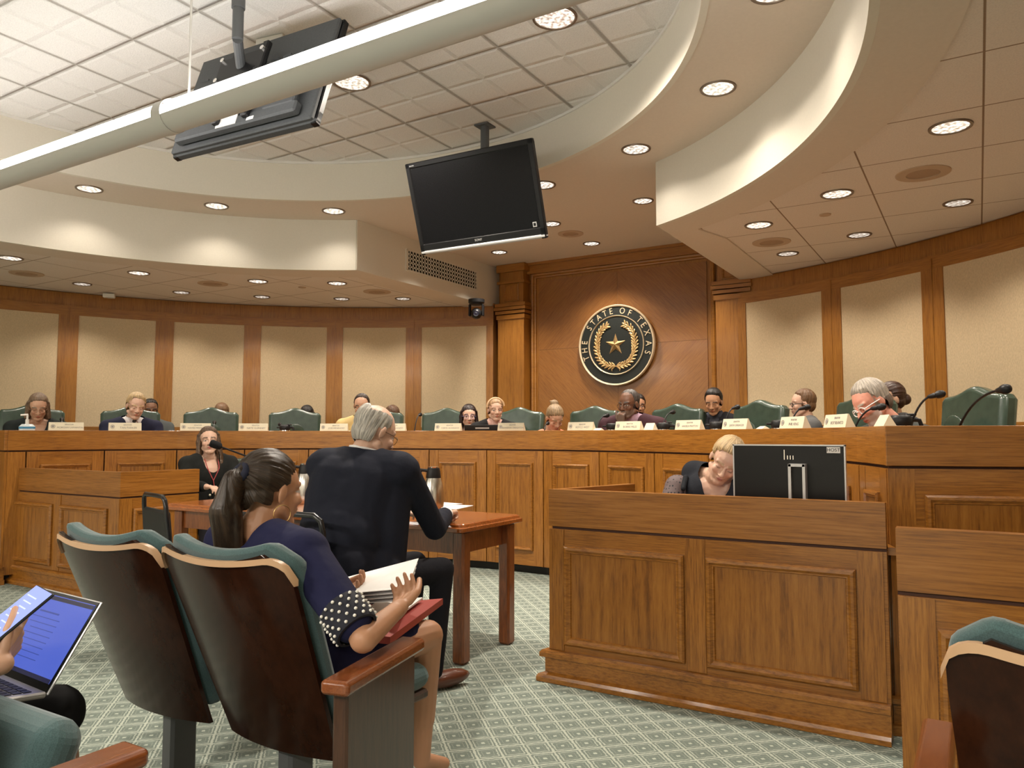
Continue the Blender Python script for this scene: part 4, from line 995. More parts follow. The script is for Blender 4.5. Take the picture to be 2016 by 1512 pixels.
def blob(name, prims, mt, parent, voxel=.006, smooth=3, cut=None, paint=None, streak=None, col=(.5, .5, .5), inv=None, amp=.004, shape=None):
    mb = MB()
    for p in prims:
        if p[0] == 'e': mb.ell(p[1], p[2], p[3] if len(p) > 3 else None, 16, 10)
        else: mb.cap(p[1], p[2], p[3], p[4], 14)
    tmp = mb.build('tmp', mt, fix=False); md = tmp.modifiers.new('r', 'REMESH'); md.mode = 'VOXEL'; md.voxel_size = voxel
    if smooth: sm = tmp.modifiers.new('s', 'SMOOTH'); sm.factor = .5; sm.iterations = smooth
    dg = bpy.context.evaluated_depsgraph_get(); me = bpy.data.meshes.new_from_object(tmp.evaluated_get(dg)); bpy.data.objects.remove(tmp)
    if cut:
        import bmesh
        bm = bmesh.new(); bm.from_mesh(me); bmesh.ops.delete(bm, geom=[v for v in bm.verts if cut(v.co)], context='VERTS')
        bd = {v: [ed.other_vert(v) for ed in v.link_edges if ed.is_boundary] for v in bm.verts if v.is_boundary}
        for _ in range(14):
            nw = {v: (v.co+sum((q.co for q in ns), Vector())/len(ns))*.5 for v, ns in bd.items() if ns}
            for v, c in nw.items(): v.co = c
        bm.to_mesh(me); bm.free()
    n = len(me.vertices)
    ca = me.attributes.new('Col', 'FLOAT_COLOR', 'POINT'); buf = []
    for v in me.vertices: c = paint(v.co) if paint else col; buf += [c[0], c[1], c[2], 1]
    ca.data.foreach_set('color', buf)
    if streak:
        me.update()
        nv = [v.normal.copy() for v in me.vertices]
        for v, q in zip(me.vertices, nv): v.co += q*(noise.noise(Vector(streak(v.co))*.55)*amp+(shape(v.co) if shape else 0))
    if streak:
        sa = me.attributes.new('streak', 'FLOAT_VECTOR', 'POINT'); buf = []
        for v in me.vertices: buf += list(streak(v.co))
        sa.data.foreach_set('vector', buf)
    me.polygons.foreach_set('use_smooth', [True]*len(me.polygons)); me.name = name
    if inv is not None: me.transform(inv)
    me.materials.clear(); me.materials.append(mt)
    o = bpy.data.objects.new(name, me); COL.objects.link(o); o.parent = parent
    return o
def X(M, prims, s=1.0):
    out = []
    R3 = M.to_3x3().to_4x4()
    for p in prims:
        if p[0] == 'e': out.append(('e', M @ Vector(p[1]), p[2], R3 @ (p[3] if len(p) > 3 else Matrix())))
        else: out.append(('c', M @ Vector(p[1]), M @ Vector(p[2]), p[3], p[4]))
    return out
def infl(prims, d): return [(p[0], p[1], tuple(r+d for r in p[2]))+tuple(p[3:]) if p[0] == 'e' else (p[0], p[1], p[2], p[3]+d, p[4]+d) for p in prims]
HEADP = [('e', (0, -.012, .036), (.074, .093, .083)), ('e', (0, .018, .03), (.066, .068, .066)), ('e', (0, .032, -.030), (.056, .058, .078)), ('e', (0, .062, -.090), (.026, .026, .024)),
    ('c', (.053, .0, -.05), (.020, .062, -.092), .018, .014), ('c', (-.053, .0, -.05), (-.020, .062, -.092), .018, .014),
    ('c', (0, .086, .012), (0, .104, -.026), .0065, .0115), ('e', (.012, .094, -.030), (.008, .009, .007)), ('e', (-.012, .094, -.030), (.008, .009, .007)),
    ('c', (.046, .066, .026), (.012, .083, .020), .009, .008), ('c', (-.046, .066, .026), (-.012, .083, .020), .009, .008),
    ('e', (.036, .062, -.022), (.022, .022, .022)), ('e', (-.036, .062, -.022), (.022, .022, .022)), ('e', (0, .084, -.052), (.022, .012, .007)), ('e', (0, .082, -.063), (.019, .012, .007)),
    ('e', (.030, .072, .002), (.014, .012, .011)), ('e', (-.030, .072, .002), (.014, .012, .011)),
    ('e', (.075, -.008, -.004), (.007, .017, .030), Matrix.Rotation(R_(-14), 4, 'X') @ Matrix.Rotation(R_(18), 4, 'Z')), ('e', (-.075, -.008, -.004), (.007, .017, .030), Matrix.Rotation(R_(-14), 4, 'X') @ Matrix.Rotation(R_(-18), 4, 'Z')),
    ('c', (0, -.012, -.05), (0, -.03, -.13), .050, .052)]
def face_paint(Mi, skin, hairc, lips=None, brow=None, beard=None, closed=False, stubble=False, dark=None, scalp=None, bald=False):
    lips = lips or (skin[0]*.82, skin[1]*.48, skin[2]*.45); brow = brow or hairc
    sh = tuple(c*.62 for c in skin)
    def mixc(a, b, t): return tuple(a[i]*(1-t)+b[i]*t for i in range(3))
    def f(co):
        l = Mi @ co; x, y, z = l.x, l.y, l.z; ax = abs(x); c = skin
        if z < -.2 or y < -.2: return c
        if y > .02:
            ck = max(0, 1-((ax-.036)**2+(z+.03)**2)/.0006)
            c = mixc(c, (skin[0]*1.05, skin[1]*.78, skin[2]*.74), ck*.35)
            if beard and ((z < -.045 and y > .0) or (z < -.035 and ax > .03 and ax < .072)) and not (abs(z+.057) < .010 and ax < .02): c = mixc(c, beard, .8)
            if beard and abs(z+.042) < .006 and ax < .026: c = mixc(c, beard, .8)
            if abs(x)/.021+abs(z+.057)/.0105 < 1 and .06 < y < .101: c = lips
            if abs(z+.057) < .0018 and ax < .019 and .06 < y < .101: c = tuple(k*.62 for k in lips)
            by = .027+.10*max(0, .03-abs(ax-.03))*.5-.12*max(0, ax-.04)
            if .012 < ax < .050 and abs(z-by) < .0058 and y > .05: c = mixc(c, brow, .9)
            ex = (ax-.031)/.0145; ez = (z-.003)/.0062
            if ex*ex+ez*ez < 1 and y > .05:
                if closed: c = mixc(skin, sh, .5) if z > .0 else tuple(k*.25 for k in sh)
                else:
                    c = (.42, .38, .35)
                    if (ax-.031)**2+(z-.003)**2 < .0058**2: c = (.035, .02, .012)
                    if z > .0065: c = tuple(k*.3 for k in sh)
            if .0055 < abs(z+.033+.0) < .0 : pass
            if abs(z+.037) < .0035 and .004 < ax < .014 and y > .085: c = tuple(k*.45 for k in skin)
        elif scalp and z > -.03 and not (ax > .068 and abs(y+.008) < .025 and abs(z) < .035): c = scalp
        return c
    return f
def torso(N, Pv, SL, SR_, yaw, w=1.0):
    R3 = Matrix.Rotation(yaw, 4, 'Z'); d = (N-Pv)
    tilt = d.to_track_quat('Z', 'Y').to_matrix().to_4x4()
    mid = (SL+SR_)/2; r = (SR_-SL).normalized(); up = d.normalized(); fw = up.cross(r).normalized()
    B = Matrix(((r.x, fw.x, up.x, 0), (r.y, fw.y, up.y, 0), (r.z, fw.z, up.z, 0), (0, 0, 0, 1)))
    pr = [('e', Pv, (.165*w, .12*w, .12), B), ('e', Pv+d*.22, (.148*w, .115*w, .13), B), ('e', Pv+d*.45, (.148*w, .108*w, .14), B), ('e', Pv+d*.70+fw*.01, (.165*w, .112*w, .15), B),
          ('e', Pv+d*.86, (.150*w, .090*w, .08), B), ('c', SL+r*.025, SR_-r*.025, .056*w, .056*w), ('c', N+up*.02, SL+r*.03, .050, .056), ('c', N+up*.02, SR_-r*.03, .050, .056), ('c', Pv+d*.25-r*.05, Pv+d*.82-r*.07, .105*w, .098*w), ('c', Pv+d*.25+r*.05, Pv+d*.82+r*.07, .105*w, .098*w), ('c', Pv+d*.9, N+up*.05, .058, .052)]
    return pr, B, fw, r, up
def hand(Wp, d, n, side, curl=.5, thumb=.5, s=1.0, spread=.1, cl=None):
    """Wp wrist, d along the hand, n palm normal (the way the palm faces), side = +1/-1: thumb on +/- (d x n)"""
    d = Vector(d).normalized(); n = (Vector(n)-d*Vector(n).dot(d)).normalized(); t = d.cross(n).normalized()*side; pr = []
    for k, off in enumerate((.030, .010, -.010, -.028)):
        kn = Wp+(d*(.088-.005*abs(k-1))+t*off)*s; pr.append(('c', Wp+(d*.012+t*off*.55)*s, kn, .0135*s, .0115*s))
        L = (.072, .080, .074, .058)[k]; c = (cl[k] if cl else curl); p = kn; an = 0; dd = (d+t*spread*(1.5-k)*.4).normalized()
        for j, (fr, cv) in enumerate(((.45, .9), (.32, 1.25), (.23, .7))):
            an += c*cv*1.15; v = dd*math.cos(an)+n*math.sin(an); q = p+v*L*fr*s; pr.append(('c', p, q, (.0095-.0008*j)*s, (.0088-.0010*j)*s)); p = q
    b = Wp+(d*.028+t*.026)*s; v1 = (d*.62+t*(.75-.45*thumb)+n*.35*thumb).normalized(); m1 = b+v1*.042*s; v2 = (d*.9+t*(.4-.6*thumb)+n*.45*thumb).normalized(); m2 = m1+v2*.032*s; v3 = (v2+n*.25*thumb-t*.2*thumb).normalized()
    pr += [('c', b, m1, .0145*s, .012*s), ('c', m1, m2, .0115*s, .0105*s), ('c', m2, m2+v3*.026*s, .0105*s, .009*s)]
    return pr
def glasses(e, M, col=(.02, .02, .02), r=.021, metal=0, thick=.0013, inv=None):
    gm = mat('glasses_frame', col, .5, metal, spec=.25); m = MB((inv if inv is not None else Matrix()) @ M)
    for sx in (-1, 1):
        m.tube([(sx*.031+r*1.15*math.cos(R_(a)), .094-.006*abs(math.cos(R_(a))), .0+r*.85*math.sin(R_(a))) for a in range(0, 360, 30)], thick, 6, closed=True)
        m.tube([(sx*(.031+r*1.1), .088, .004), (sx*.074, .05, .006), (sx*.079, -.01, .004)], thick, 6)
    m.tube([(-.009, .098, .003), (0, .101, .006), (.009, .098, .003)], thick, 6)
    m.build('glasses', gm, e, smooth=True)
def hair_streak(Mi, pole, k=16, l=3):
    pole = Vector(pole).normalized(); a = pole.orthogonal().normalized(); b = pole.cross(a)
    def f(co):
        v = (Mi @ co)-Vector((0, -.01, .02)); x, y = v.dot(a), v.dot(b); an = math.atan2(y, x); rr = math.hypot(x, y)
        return (math.cos(an)*k, math.sin(an)*k, v.dot(pole)*l*6)
    return f
def hairdo(e, M, inv, style, hc, t=.012, extra=None, pole=(0, -.25, 1), hl=.070, vox=.0055, seed=0, hc2=None, part=.25):
    Mi = M.inverted(); rnd = random.Random(seed)
    base = [('e', (0, -.020, .042), (.074+t*.7, .088+t*.8, .080+t)), ('e', (0, -.012, .036), (.0765, .0955, .0855)), ('e', (0, -.035, -.01), (.068+t*.6, .064+t*.7, .07))]
    if style in ('long', 'bob'):
        L = -.30 if style == 'long' else -.13
        for sx in (-1, 1):
            base += [('c', (sx*.070, .01, .05), (sx*.080, .015, -.06), .022, .024), ('c', (sx*.080, .015, -.06), (sx*.088, .02+.0, L*.75), .025, .026 if style == 'long' else .02), ('c', (sx*.06, -.05, .0), (sx*.062, -.05, L), .04, .03)]
            if style == 'long': base += [('c', (sx*.088, .02, L*.6), (sx*.07, .05, L*1.05), .028, .015)]
        base += [('c', (0, -.07, .0), (0, -.075, L), .045, .04)]
    if extra: base += extra
    lo = {'pony': -.068, 'short': -.070, 'crop': -.05, 'long': -9, 'bob': -9, 'ring': -.065, 'updo': -.075}[style]
    def cut(co):
        l = Mi @ co; x, y, z = l.x, l.y, l.z; ax = abs(x); j = noise.noise(co*70)*.008+part*x*.35
        if style in ('long', 'bob'):
            return y > .058+j and z < hl-4*ax*ax and ax < .070+.06*max(0, -z) and z > -.5
        if style == 'pony' and y < -.085: return False
        if style == 'pony' and y < -.02 and z < -.035+j-.3*(y+.06): return y > -.095
        if style == 'ring':
            if z > .078+j-.25*max(0, -y-.05) and y > -.085: return True
            if y > .022+j: return True
        if z < lo+j: return True
        if y > -.035 and z < .002+j and style != 'updo': return True
        if y > -.02 and z < -.01+j: return True
        if y > .028+j and z < hl-4.5*ax*ax+j: return True
        if y > -.02 and y < .03 and z < .025+j and ax > .04: return y > .006+j or z < -.0
        return False
    def shape(co):
        l = Mi @ co; d = l.z-(hl-4.5*l.x*l.x)
        if l.y > .02 and style != 'ring' and d < .022: return -(1-max(0, d)/.022)*min(.010, t*.75)
        return 0
    def paint(co):
        l = Mi @ co
        if hc2 and (l.z < .0 if style != 'ring' else l.y < -.02): return hc2
        return hc
    return blob('hair', X(M, base), hair_m, e, vox, 2, cut, paint, hair_streak(Mi, pole), inv=inv, shape=shape)
SKIN = {'pale': (.60, .385, .285), 'fair': (.53, .315, .21), 'tan': (.45, .235, .135), 'brown': (.20, .092, .048), 'dark': (.17, .080, .046)}

def person(label, H, yaw, pitch=0, roll=0, s=1.0, skin='fair', hair=('short', (.08, .04, .02)), top=(.02, .02, .03), shirt=None, tie=None, byaw=None, lean=.06, seat=.80, backoff=.10,
           arms=None, face={}, gl=None, vneck=.055, hvox=.0048, jv=.010, hp={}, trousers=(.02, .02, .025), legs=True, floor=.30, nz=0, xbody=(), xtop=(), shoe=None, sw=.185, group=None, necky=.0, w=1.0, collar=True, fwd_knee=.42, pv=None):
    """H = head centre, yaw = heading of the face (local +Y)"""
    M = Matrix.Translation(H) @ Matrix.Rotation(yaw, 4, 'Z') @ Matrix.Rotation(R_(pitch), 4, 'X') @ Matrix.Rotation(R_(roll), 4, 'Y') @ Matrix.Scale(s, 4)
    byaw = yaw if byaw is None else byaw; fwd = Vector((-math.sin(byaw), math.cos(byaw), 0)); rt = Vector((math.cos(byaw), math.sin(byaw), 0))
    N = M @ Vector((0, -.028, -.125)); N = Vector((N.x, N.y, H.z-.142*s)) ; N = N-fwd*necky+Vector((0, 0, nz))
    Pv = pv if pv is not None else Vector((N.x, N.y, 0))-fwd*(lean+.0)+Vector((0, 0, seat))
    SL = N-rt*sw+Vector((0, 0, -.048)); SRr = N+rt*sw+Vector((0, 0, -.048))
    if arms and 'S' in arms: SL, SRr = arms['S']
    e = empty('person', (Pv.x, Pv.y, floor), 0, label, 'person', group); inv = Matrix.Translation(-e.location)
    tp, B, fw, r, up = torso(N, Pv, SL, SRr, byaw, w)
    arm_pr = []; hands = []; fore = []
    for k, (S, sgn) in enumerate(((SL, -1), (SRr, 1))):
        if arms and ('L', 'R')[k] in arms: E, Wr, hn = arms[('L', 'R')[k]]
        else:
            E = S+rt*sgn*.04+fwd*.10+Vector((0, 0, -.24)); Wr = E+fwd*.20-rt*sgn*.10+Vector((0, 0, -.02)); hn = (.5, (0, 0, -1))
            if E.z < seat+.26: E.z = seat+.29; Wr.z = seat+.285
        arm_pr += [('e', S, (.060, .060, .058)), ('c', S, E, .052, .042)]; fore += [('c', E, Wr-(Wr-E)*.04, .042, .031)]
        d = (Wr-E).normalized()
        if hn: hands += [('c', Wr-(Wr-E)*.12, Wr+d*.01, .027, .024)]+hand(Wr, hn[2] if len(hn) > 2 and hn[2] else d, hn[1], (1 if k else -1)*(hn[3] if len(hn) > 3 else 1), hn[0], s=.96*s, cl=hn[4] if len(hn) > 4 else None)
    hcol = hair[1]
    fp = dict(face); fp.setdefault('scalp', hcol if hair[0] in ('short', 'crop') else None)
    head = X(M, HEADP)
    head = [(p[0], p[1], tuple(r_*s for r_ in p[2]), p[3]) if p[0] == 'e' else (p[0], p[1], p[2], p[3]*s, p[4]*s) for p in head]
    # the matrix already scales positions; ellipsoid radii are scaled here, so strip scale from the rotation
    def strip(p):
        if p[0] == 'e': return (p[0], p[1], p[2], p[3].to_quaternion().to_matrix().to_4x4())
        return p
    head = [strip(p) for p in head]
    sk = SKIN[skin] if isinstance(skin, str) else skin
    bare = arms.get('bare', False) if arms else False
    body = head+[('c', M @ Vector((0, -.02, -.07)), N+up*.02, .050*s, .054*s), ('e', N-up*.09+fw*.01, (.13*w, .07*w, .08), B)]+infl([p for p in fore], -.006)+hands
    body += list(xbody); body += infl(tp[1:], -.012)+infl(arm_pr, -.010)
    blob('body', body, skin_m, e, hvox, 2, None, face_paint(M.inverted(), sk, hcol, **fp), inv=inv)
    if hair[0] != 'none':
        Mh = M
        hairdo(e, Mh, inv, hair[0], hcol, **hp)
    # clothing
    Bi = B.to_3x3().transposed()
    def local(co): return Bi @ (co-N)
    d_in = .010 if shirt else .012
    if shirt:
        def cs(co):
            l = local(co); return l.z > .028 and (l.x**2+(l.y)**2) < .0105 and False
        blob('shirt', infl(tp[1:], .003)+[('c', N-up*.02, N+up*.060, .066, .062)], cloth_m, e, min(jv*.8, .0055), 2, lambda co: local(co).z > .066 or abs(local(co).x) > .16, None, col=shirt, inv=inv)
        if tie:
            m = MB(inv); c0 = N-up*.012+fw*.098; b = B.copy(); T = Matrix.Translation(c0) @ B
            m.add([(-.012, .0, .012), (.012, .0, .012), (.020, .012, -.02), (.032, .055, -.20), (0, .07, -.25), (-.032, .055, -.20), (-.020, .012, -.02), (0, .016, .005), (0, .028, -.02), (0, .07, -.20)],
                  [(0, 6, 8, 7), (7, 8, 2, 1), (6, 5, 9, 8), (8, 9, 3, 2), (5, 4, 9), (9, 4, 3)], T); tm = mat('tie', tie, .6); m.build('tie', tm, e)
    ap = [(p[0], p[1], p[1].lerp(p[2], .80), p[3], p[4]) if (bare and p[0] == 'c') else p for p in arm_pr]
    jk = infl(tp, .016 if shirt else .010)+infl(ap, .012 if shirt else .008)
    if not bare: jk += infl([(p[0], p[1], p[1].lerp(p[2], .88), p[3], p[4]) for p in fore], .014 if shirt else .007)
    jk += list(xtop)
    if shirt: jk += [('c', N-up*.03, N+up*.046, .074, .066)]
    if shirt:
        def cj(co):
            l = local(co)
            if l.z > .058 and l.x**2+l.y**2 < .0108: return True
            if l.y > .0 and abs(l.x) < .052+.34*(l.z+.0) and l.z > -.26: return abs(l.x) < (.058+.26*l.z)
            return False
    else:
        def cj(co):
            l = local(co); return (l.z > .022 and l.x**2+l.y**2 < .0085) or (l.y > .02 and l.z > -vneck-.02 and l.x**2/.0045+((l.z-.01)/vneck)**2 < 1)
    blob('jacket' if shirt else 'top', infl(jk, .003 if shirt else .007), cloth_m, e, jv, 14, cj, None, col=top, inv=inv)
    if shirt and collar:
        lp = MB(inv); T = Matrix.Translation(N) @ B
        for sx in (-1, 1):
            lp.add([(sx*.050, .02, .045), (sx*.070, .0, .02), (sx*.085, .085, -.06), (sx*.060, .125, -.10), (sx*.020, .140, -.215), (sx*.012, .130, -.215), (sx*.040, .112, -.08), (sx*.052, .06, .0)],
                   [(0, 1, 2, 7), (7, 2, 3, 6), (6, 3, 4, 5)], T)
        lo_ = lp.build('lapel', cloth_m, e)
        ca = lo_.data.attributes.new('Col', 'FLOAT_COLOR', 'POINT'); ca.data.foreach_set('color', [top[0]*1.15, top[1]*1.15, top[2]*1.15, 1]*len(lo_.data.vertices))
        sd = lo_.modifiers.new('solid', 'SOLIDIFY'); sd.thickness = .006
    if legs:
        lg = [('e', Pv, (.17*w, .13, .11), B)]
        for sgn in (-1, 1):
            hip = Pv+rt*sgn*.09; kn = hip+fwd*fwd_knee+rt*sgn*.03+Vector((0, 0, .02)); an = Vector((kn.x, kn.y, floor+.09))-fwd*.04
            lg += [('c', hip, kn, .082, .060), ('c', kn, an, .058, .042)]
        blob('trousers', lg, cloth_m, e, .016, 2, None, None, col=trousers, inv=inv)
        for sgn in (-1, 1):
            kn = Pv+rt*sgn*.12+fwd*fwd_knee; 
            m = MB(inv); c = Vector((kn.x, kn.y, floor+.045))-fwd*.02; m.ell(c+fwd*.05, (.045, .13, .040), Matrix.Rotation(byaw, 4, 'Z'), 14, 8); m.build('shoe', shoe or black_pl, e, smooth=True)
    if gl: glasses(e, M, inv=inv, **gl)
    e['_'] = 0; del e['_']
    return dict(e=e, M=M, inv=inv, N=N, B=B, fw=fw, up=up, rt=rt, fwd=fwd, P=Pv)
def to_cam(H, off=0):
    f = CAM-H; return math.atan2(-f.x, f.y)+R_(off)
shoe_brown = mat('brown_shoe_leather', (.10, .03, .015), .3, coat=.3)
BK, DB, BR = (.010, .007, .006), (.030, .016, .009), (.090, .048, .024)
# --- members at the dais
H = at_r(75, 802, 3.98); person('person with grey brown bob and glasses in a black top, far left of the dais', H, to_cam(H, 2), -24, 0, .98, 'fair', ('bob', (.17, .115, .075)), (.012, .016, .016), face=dict(closed=True), gl=dict(col=(.25, .15, .10)), vneck=.085, lean=.10, seat=.80, hp=dict(hl=.078, t=.012, part=.6), sw=.19)
H = at_r(267, 801, 3.88); person('person with blond hair in a navy suit and dark red tie', H, to_cam(H, 12), -14, -7, 1.02, 'pale', ('short', (.46, .33, .17)), (.016, .018, .040), (.75, .72, .72), (.20, .01, .02), lean=.22, seat=.80, face=dict(closed=True), hp=dict(t=.018, hl=.094, part=.9), sw=.21)
H = at_r(712, 800, 4.0); person('person in a pale yellow jacket with dark hair, beard and glasses, looking down', H, to_cam(H, -8), -16, 0, 1.02, 'fair', ('crop', DB), (.62, .47, .21), (.70, .68, .68), lean=.12, seat=.80, byaw=to_cam(H, 0), face=dict(closed=True, beard=(.05, .03, .02)), gl=dict(col=(.03, .03, .03)), hp=dict(t=.009, hl=.100), sw=.20)
H = at_r(975, 808, 4.0); wm = person('person with blonde hair and hairband, dark blazer, behind the black laptop', H, to_cam(H, 12), -3, 0, .96, 'pale', ('updo', (.42, .26, .14)), (.015, .015, .016), (.66, .42, .36), lean=.08, seat=.80, byaw=to_cam(H, 0), face=dict(brow=(.2, .11, .06)), collar=False,
    hp=dict(t=.014, hl=.066, extra=[('c', (.062, .058, .05), (.068, .06, -.07), .011, .006), ('c', (-.062, .058, .05), (-.068, .06, -.07), .011, .006), ('e', (0, -.07, .05), (.06, .05, .06))]), sw=.18)
m = MB(wm['inv'] @ wm['M']); m.tube([(.088*math.cos(R_(a)), .018, .04+.088*math.sin(R_(a))) for a in range(-5, 186, 12)], .011, 8); m.build('hairband', mat('hairband', (.62, .42, .24), .6), wm['e'], smooth=True)
# plum suit, chin on hand
H = at_r(1238, 797, 3.92); yw = to_cam(H, -34); f_ = Vector((-math.sin(yw), math.cos(yw), 0)); rt_ = Vector((math.cos(yw), math.sin(yw), 0))
by = to_cam(H, -12); bf = Vector((-math.sin(by), math.cos(by), 0)); br_ = Vector((math.cos(by), math.sin(by), 0))
Wr = H+f_*.085+Vector((0, 0, -.195))-br_*-.0; El = H+bf*.12+br_*.10+Vector((0, 0, -.40))
N_ = H+Vector((0, 0, -.16))
pl = person('person in a plum suit with glasses, chin resting on his fist, below the seal', H, yw, -8, 0, 1.08, 'dark', ('crop', (.07, .06, .055)), (.060, .026, .034), (.42, .28, .36), lean=.20, seat=.80, byaw=by, hp=dict(t=.006, hl=.100), gl=dict(col=(.04, .025, .02)), nz=.025, sw=.24, face=dict(beard=(.16, .12, .10)),
    arms=dict(R=(El, H+f_*.100+br_*.005+Vector((0, 0, -.175)), (1.05, -f_, Vector((0, 0, 1))+f_*.2)), L=(N_-br_*.26+bf*.05+Vector((0, 0, -.27)), N_-br_*.12+bf*.26+Vector((0, 0, -.27)), (.4, (0, 0, -1)))), w=1.08)
dd = (H+f_*.100+br_*.005+Vector((0, 0, -.175))-El).normalized(); q = dd.to_track_quat('Z', 'Y').to_matrix().to_4x4(); c = H+f_*.100+br_*.005+Vector((0, 0, -.175))-dd*.045
m = MB(pl['inv'] @ Matrix.Translation(c) @ q); m.lathe([(.036, -.03), (.038, 0), (.034, .01), (.030, .01)], seg=20, caps=False); m.build('shirt_cuff', paper, pl['e'], smooth=True)
m = MB(pl['inv'] @ Matrix.Translation(c+dd*.026) @ q); m.lathe([(.032, -.016), (.035, -.01), (.035, .01), (.031, .016)], seg=20, caps=False); m.build('gold_watch', brass, pl['e'], smooth=True)
m = MB(pl['inv'] @ Matrix.Translation(pl['N']) @ pl['B']); m.ell((-.085, .128, -.13), (.007, .004, .009)); m.build('lapel_pin', chrome, pl['e'], smooth=True)
# bowed grey haired man at the right
H = at_r(1716, 795, 3.72); yw = to_cam(H, -52)
person('person with swept grey hair and white framed glasses, bowing at the dais', H, yw, -30, 14, 1.06, (.66, .30, .22), ('short', (.36, .32, .27)), (.045, .050, .046), (.72, .70, .70), (.02, .02, .03), lean=.42, seat=.80, byaw=to_cam(H, -22), necky=.07, face=dict(closed=True, beard=(.5, .42, .38)), gl=dict(col=(.85, .85, .83), thick=.0028), hp=dict(t=.016, hl=.088, part=.6, hc2=(.13, .10, .08)), sw=.21, pv=Vector((H.x+.40, H.y+.22, .80)))
# --- staff along the wall
def wall_person(px, py, R0, label, off, pitch, **k):
    H = at_r(px, py, R0); kw = dict(s=.97, lean=.02, seat=.78, hvox=.0055, jv=.013, fwd_knee=.20); kw.update(k); return person(label, H, to_cam(H, off), pitch, **kw)
wall_person(296, 808, 4.95, 'person with dark beard in a grey suit, half hidden behind the blond man', 8, -8, skin='brown', hair=('short', BK), top=(.10, .11, .11), shirt=(.5, .5, .5), face=dict(beard=BK, closed=True), hp=dict(t=.012, hl=.088))
wall_person(436, 816, 4.95, 'person with short light brown hair, crown showing above an empty chair', 0, -25, skin='fair', hair=('short', (.20, .11, .055)), top=(.05, .06, .08), hp=dict(t=.014))
wall_person(604, 820, 4.95, 'person with long black hair and centre parting, bowed behind the second empty chair', -4, -28, skin='fair', hair=('long', BK), top=(.03, .03, .03), face=dict(closed=True), hp=dict(t=.013, hl=.058))
wall_person(772, 820, 4.85, 'person with brown hair, head bent down just right of the witness\'s grey head', 40, -30, skin='pale', hair=('bob', (.11, .055, .028)), top=(.05, .09, .10), face=dict(closed=True), hp=dict(hl=.055))
wall_person(923, 820, 4.5, 'person with long dark straight hair and blue glasses, sitting against the fabric wall', 4, -4, skin='pale', s=1.03, hair=('long', (.018, .008, .007)), top=(.03, .03, .03), gl=dict(col=(.16, .18, .42)), hp=dict(t=.012, hl=.060))
wall_person(1092, 824, 4.45, 'person with fair hair in a high bun and coral top, beside an empty chair', 22, -34, s=1.08, skin='fair', hair=('updo', (.26, .18, .10)), top=(.75, .26, .17), face=dict(closed=True), hp=dict(t=.013, hl=.060, extra=[('e', (0, -.085, .115), (.040, .038, .036)), ('c', (0, -.06, .09), (0, -.09, .12), .028, .03), ('c', (.0, -.10, .13), (.02, -.15, .10), .016, .006)], pole=(0, -.6, .8)))
wall_person(1256, 800, 4.75, 'person with black hair hidden directly behind the man in the plum suit', 10, -5, skin='tan', hair=('short', BK), top=(.02, .02, .02))
wall_person(1405, 792, 4.75, 'person with black hair in a black suit by the right wooden column', -14, -22, skin=(.48, .26, .15), s=.98, hair=('short', BK), top=(.012, .012, .014), shirt=(.04, .04, .05), face=dict(closed=True), hp=dict(t=.015, hl=.090, part=.5), sw=.20)
wall_person(1580, 796, 4.7, 'person with brown hair and dark glasses, in profile facing left behind an empty chair', -78, -4, skin='pale', hair=('short', (.14, .075, .035)), top=(.10, .10, .10), gl=dict(col=(.015, .012, .012), thick=.0026), hp=dict(t=.013, hl=.086))
wall_person(1752, 787, 4.6, 'person with dark brown hair in a low bun, behind the bowed grey haired man', -60, -4, skin='fair', hair=('updo', (.045, .020, .012)), top=(.05, .05, .05), hp=dict(t=.014, extra=[('e', (0, -.115, -.005), (.042, .04, .042))], pole=(0, -1, .1)))
# ================================================================ FOREGROUND PEOPLE
V = Vector
def skirt(e, inv, pr, col, name='skirt', vox=.010):
    return blob(name, pr, cloth_m, e, vox, 3, None, None, col=col, inv=inv)
# ponytailed woman
H = at_d(533, 968, 2.35); NAVY = (.012, .013, .045)
SLw, SRw = V((1.49, -.90, .868)), V((1.875, -.955, .868)); ER, WR = V((2.125, -.985, .675)), V((2.045, -.745, .700))
EL, WL = V((1.42, -.80, .62)), V((1.62, -.60, .67))
legs_b = []
for sx, kx in ((-1, 1.60), (1, 1.862)):
    hip = V((1.69+sx*.09, -.82, .50)); kn = V((kx, -.37, .515)); an = V((kx-.03, -.36, .09))
    legs_b += [('c', hip, kn, .078, .054), ('c', kn, an+V((0, 0, .14)), .052, .046), ('c', an+V((0, 0, .14)), an, .042, .030), ('c', an, an+V((0, .13, -.055)), .030, .022)]
pwx = [('c', (0, -.098, .055), (0, -.125, .030), .022, .030), ('c', (0, -.125, .030), (-.008, -.140, -.06), .034, .044), ('c', (-.008, -.140, -.06), (-.012, -.115, -.17), .046, .042), ('c', (-.012, -.115, -.17), (-.014, -.085, -.25), .040, .018),
       ('c', (.015, -.130, -.05), (.030, -.100, -.23), .024, .012), ('c', (-.03, -.130, -.05), (-.050, -.09, -.21), .024, .010)]
pw = person('person with long dark ponytail and hoop earring in a navy dress, holding papers', H, R_(-8), -4, 0, 1.0, 'tan', ('pony', (.030, .018, .010)), NAVY, vneck=.01, byaw=R_(-2), arms=dict(S=(SLw, SRw), R=(ER, WR, (.35, V((-.35, -.1, .9)), V((-.45, .85, .18)), 1, [.35, .4, .45, .5])), L=(EL, WL, (.5, V((.3, 0, .9)), V((.7, .6, .1)))), bare=True),
    legs=False, xbody=legs_b, floor=0, seat=.5, pv=V((1.69, -.76, .50)), hp=dict(t=.010, hl=.062, extra=pwx, pole=(0, -1, .45), vox=.004, part=0), hvox=.0042, jv=.0052, sw=.18, w=.98)
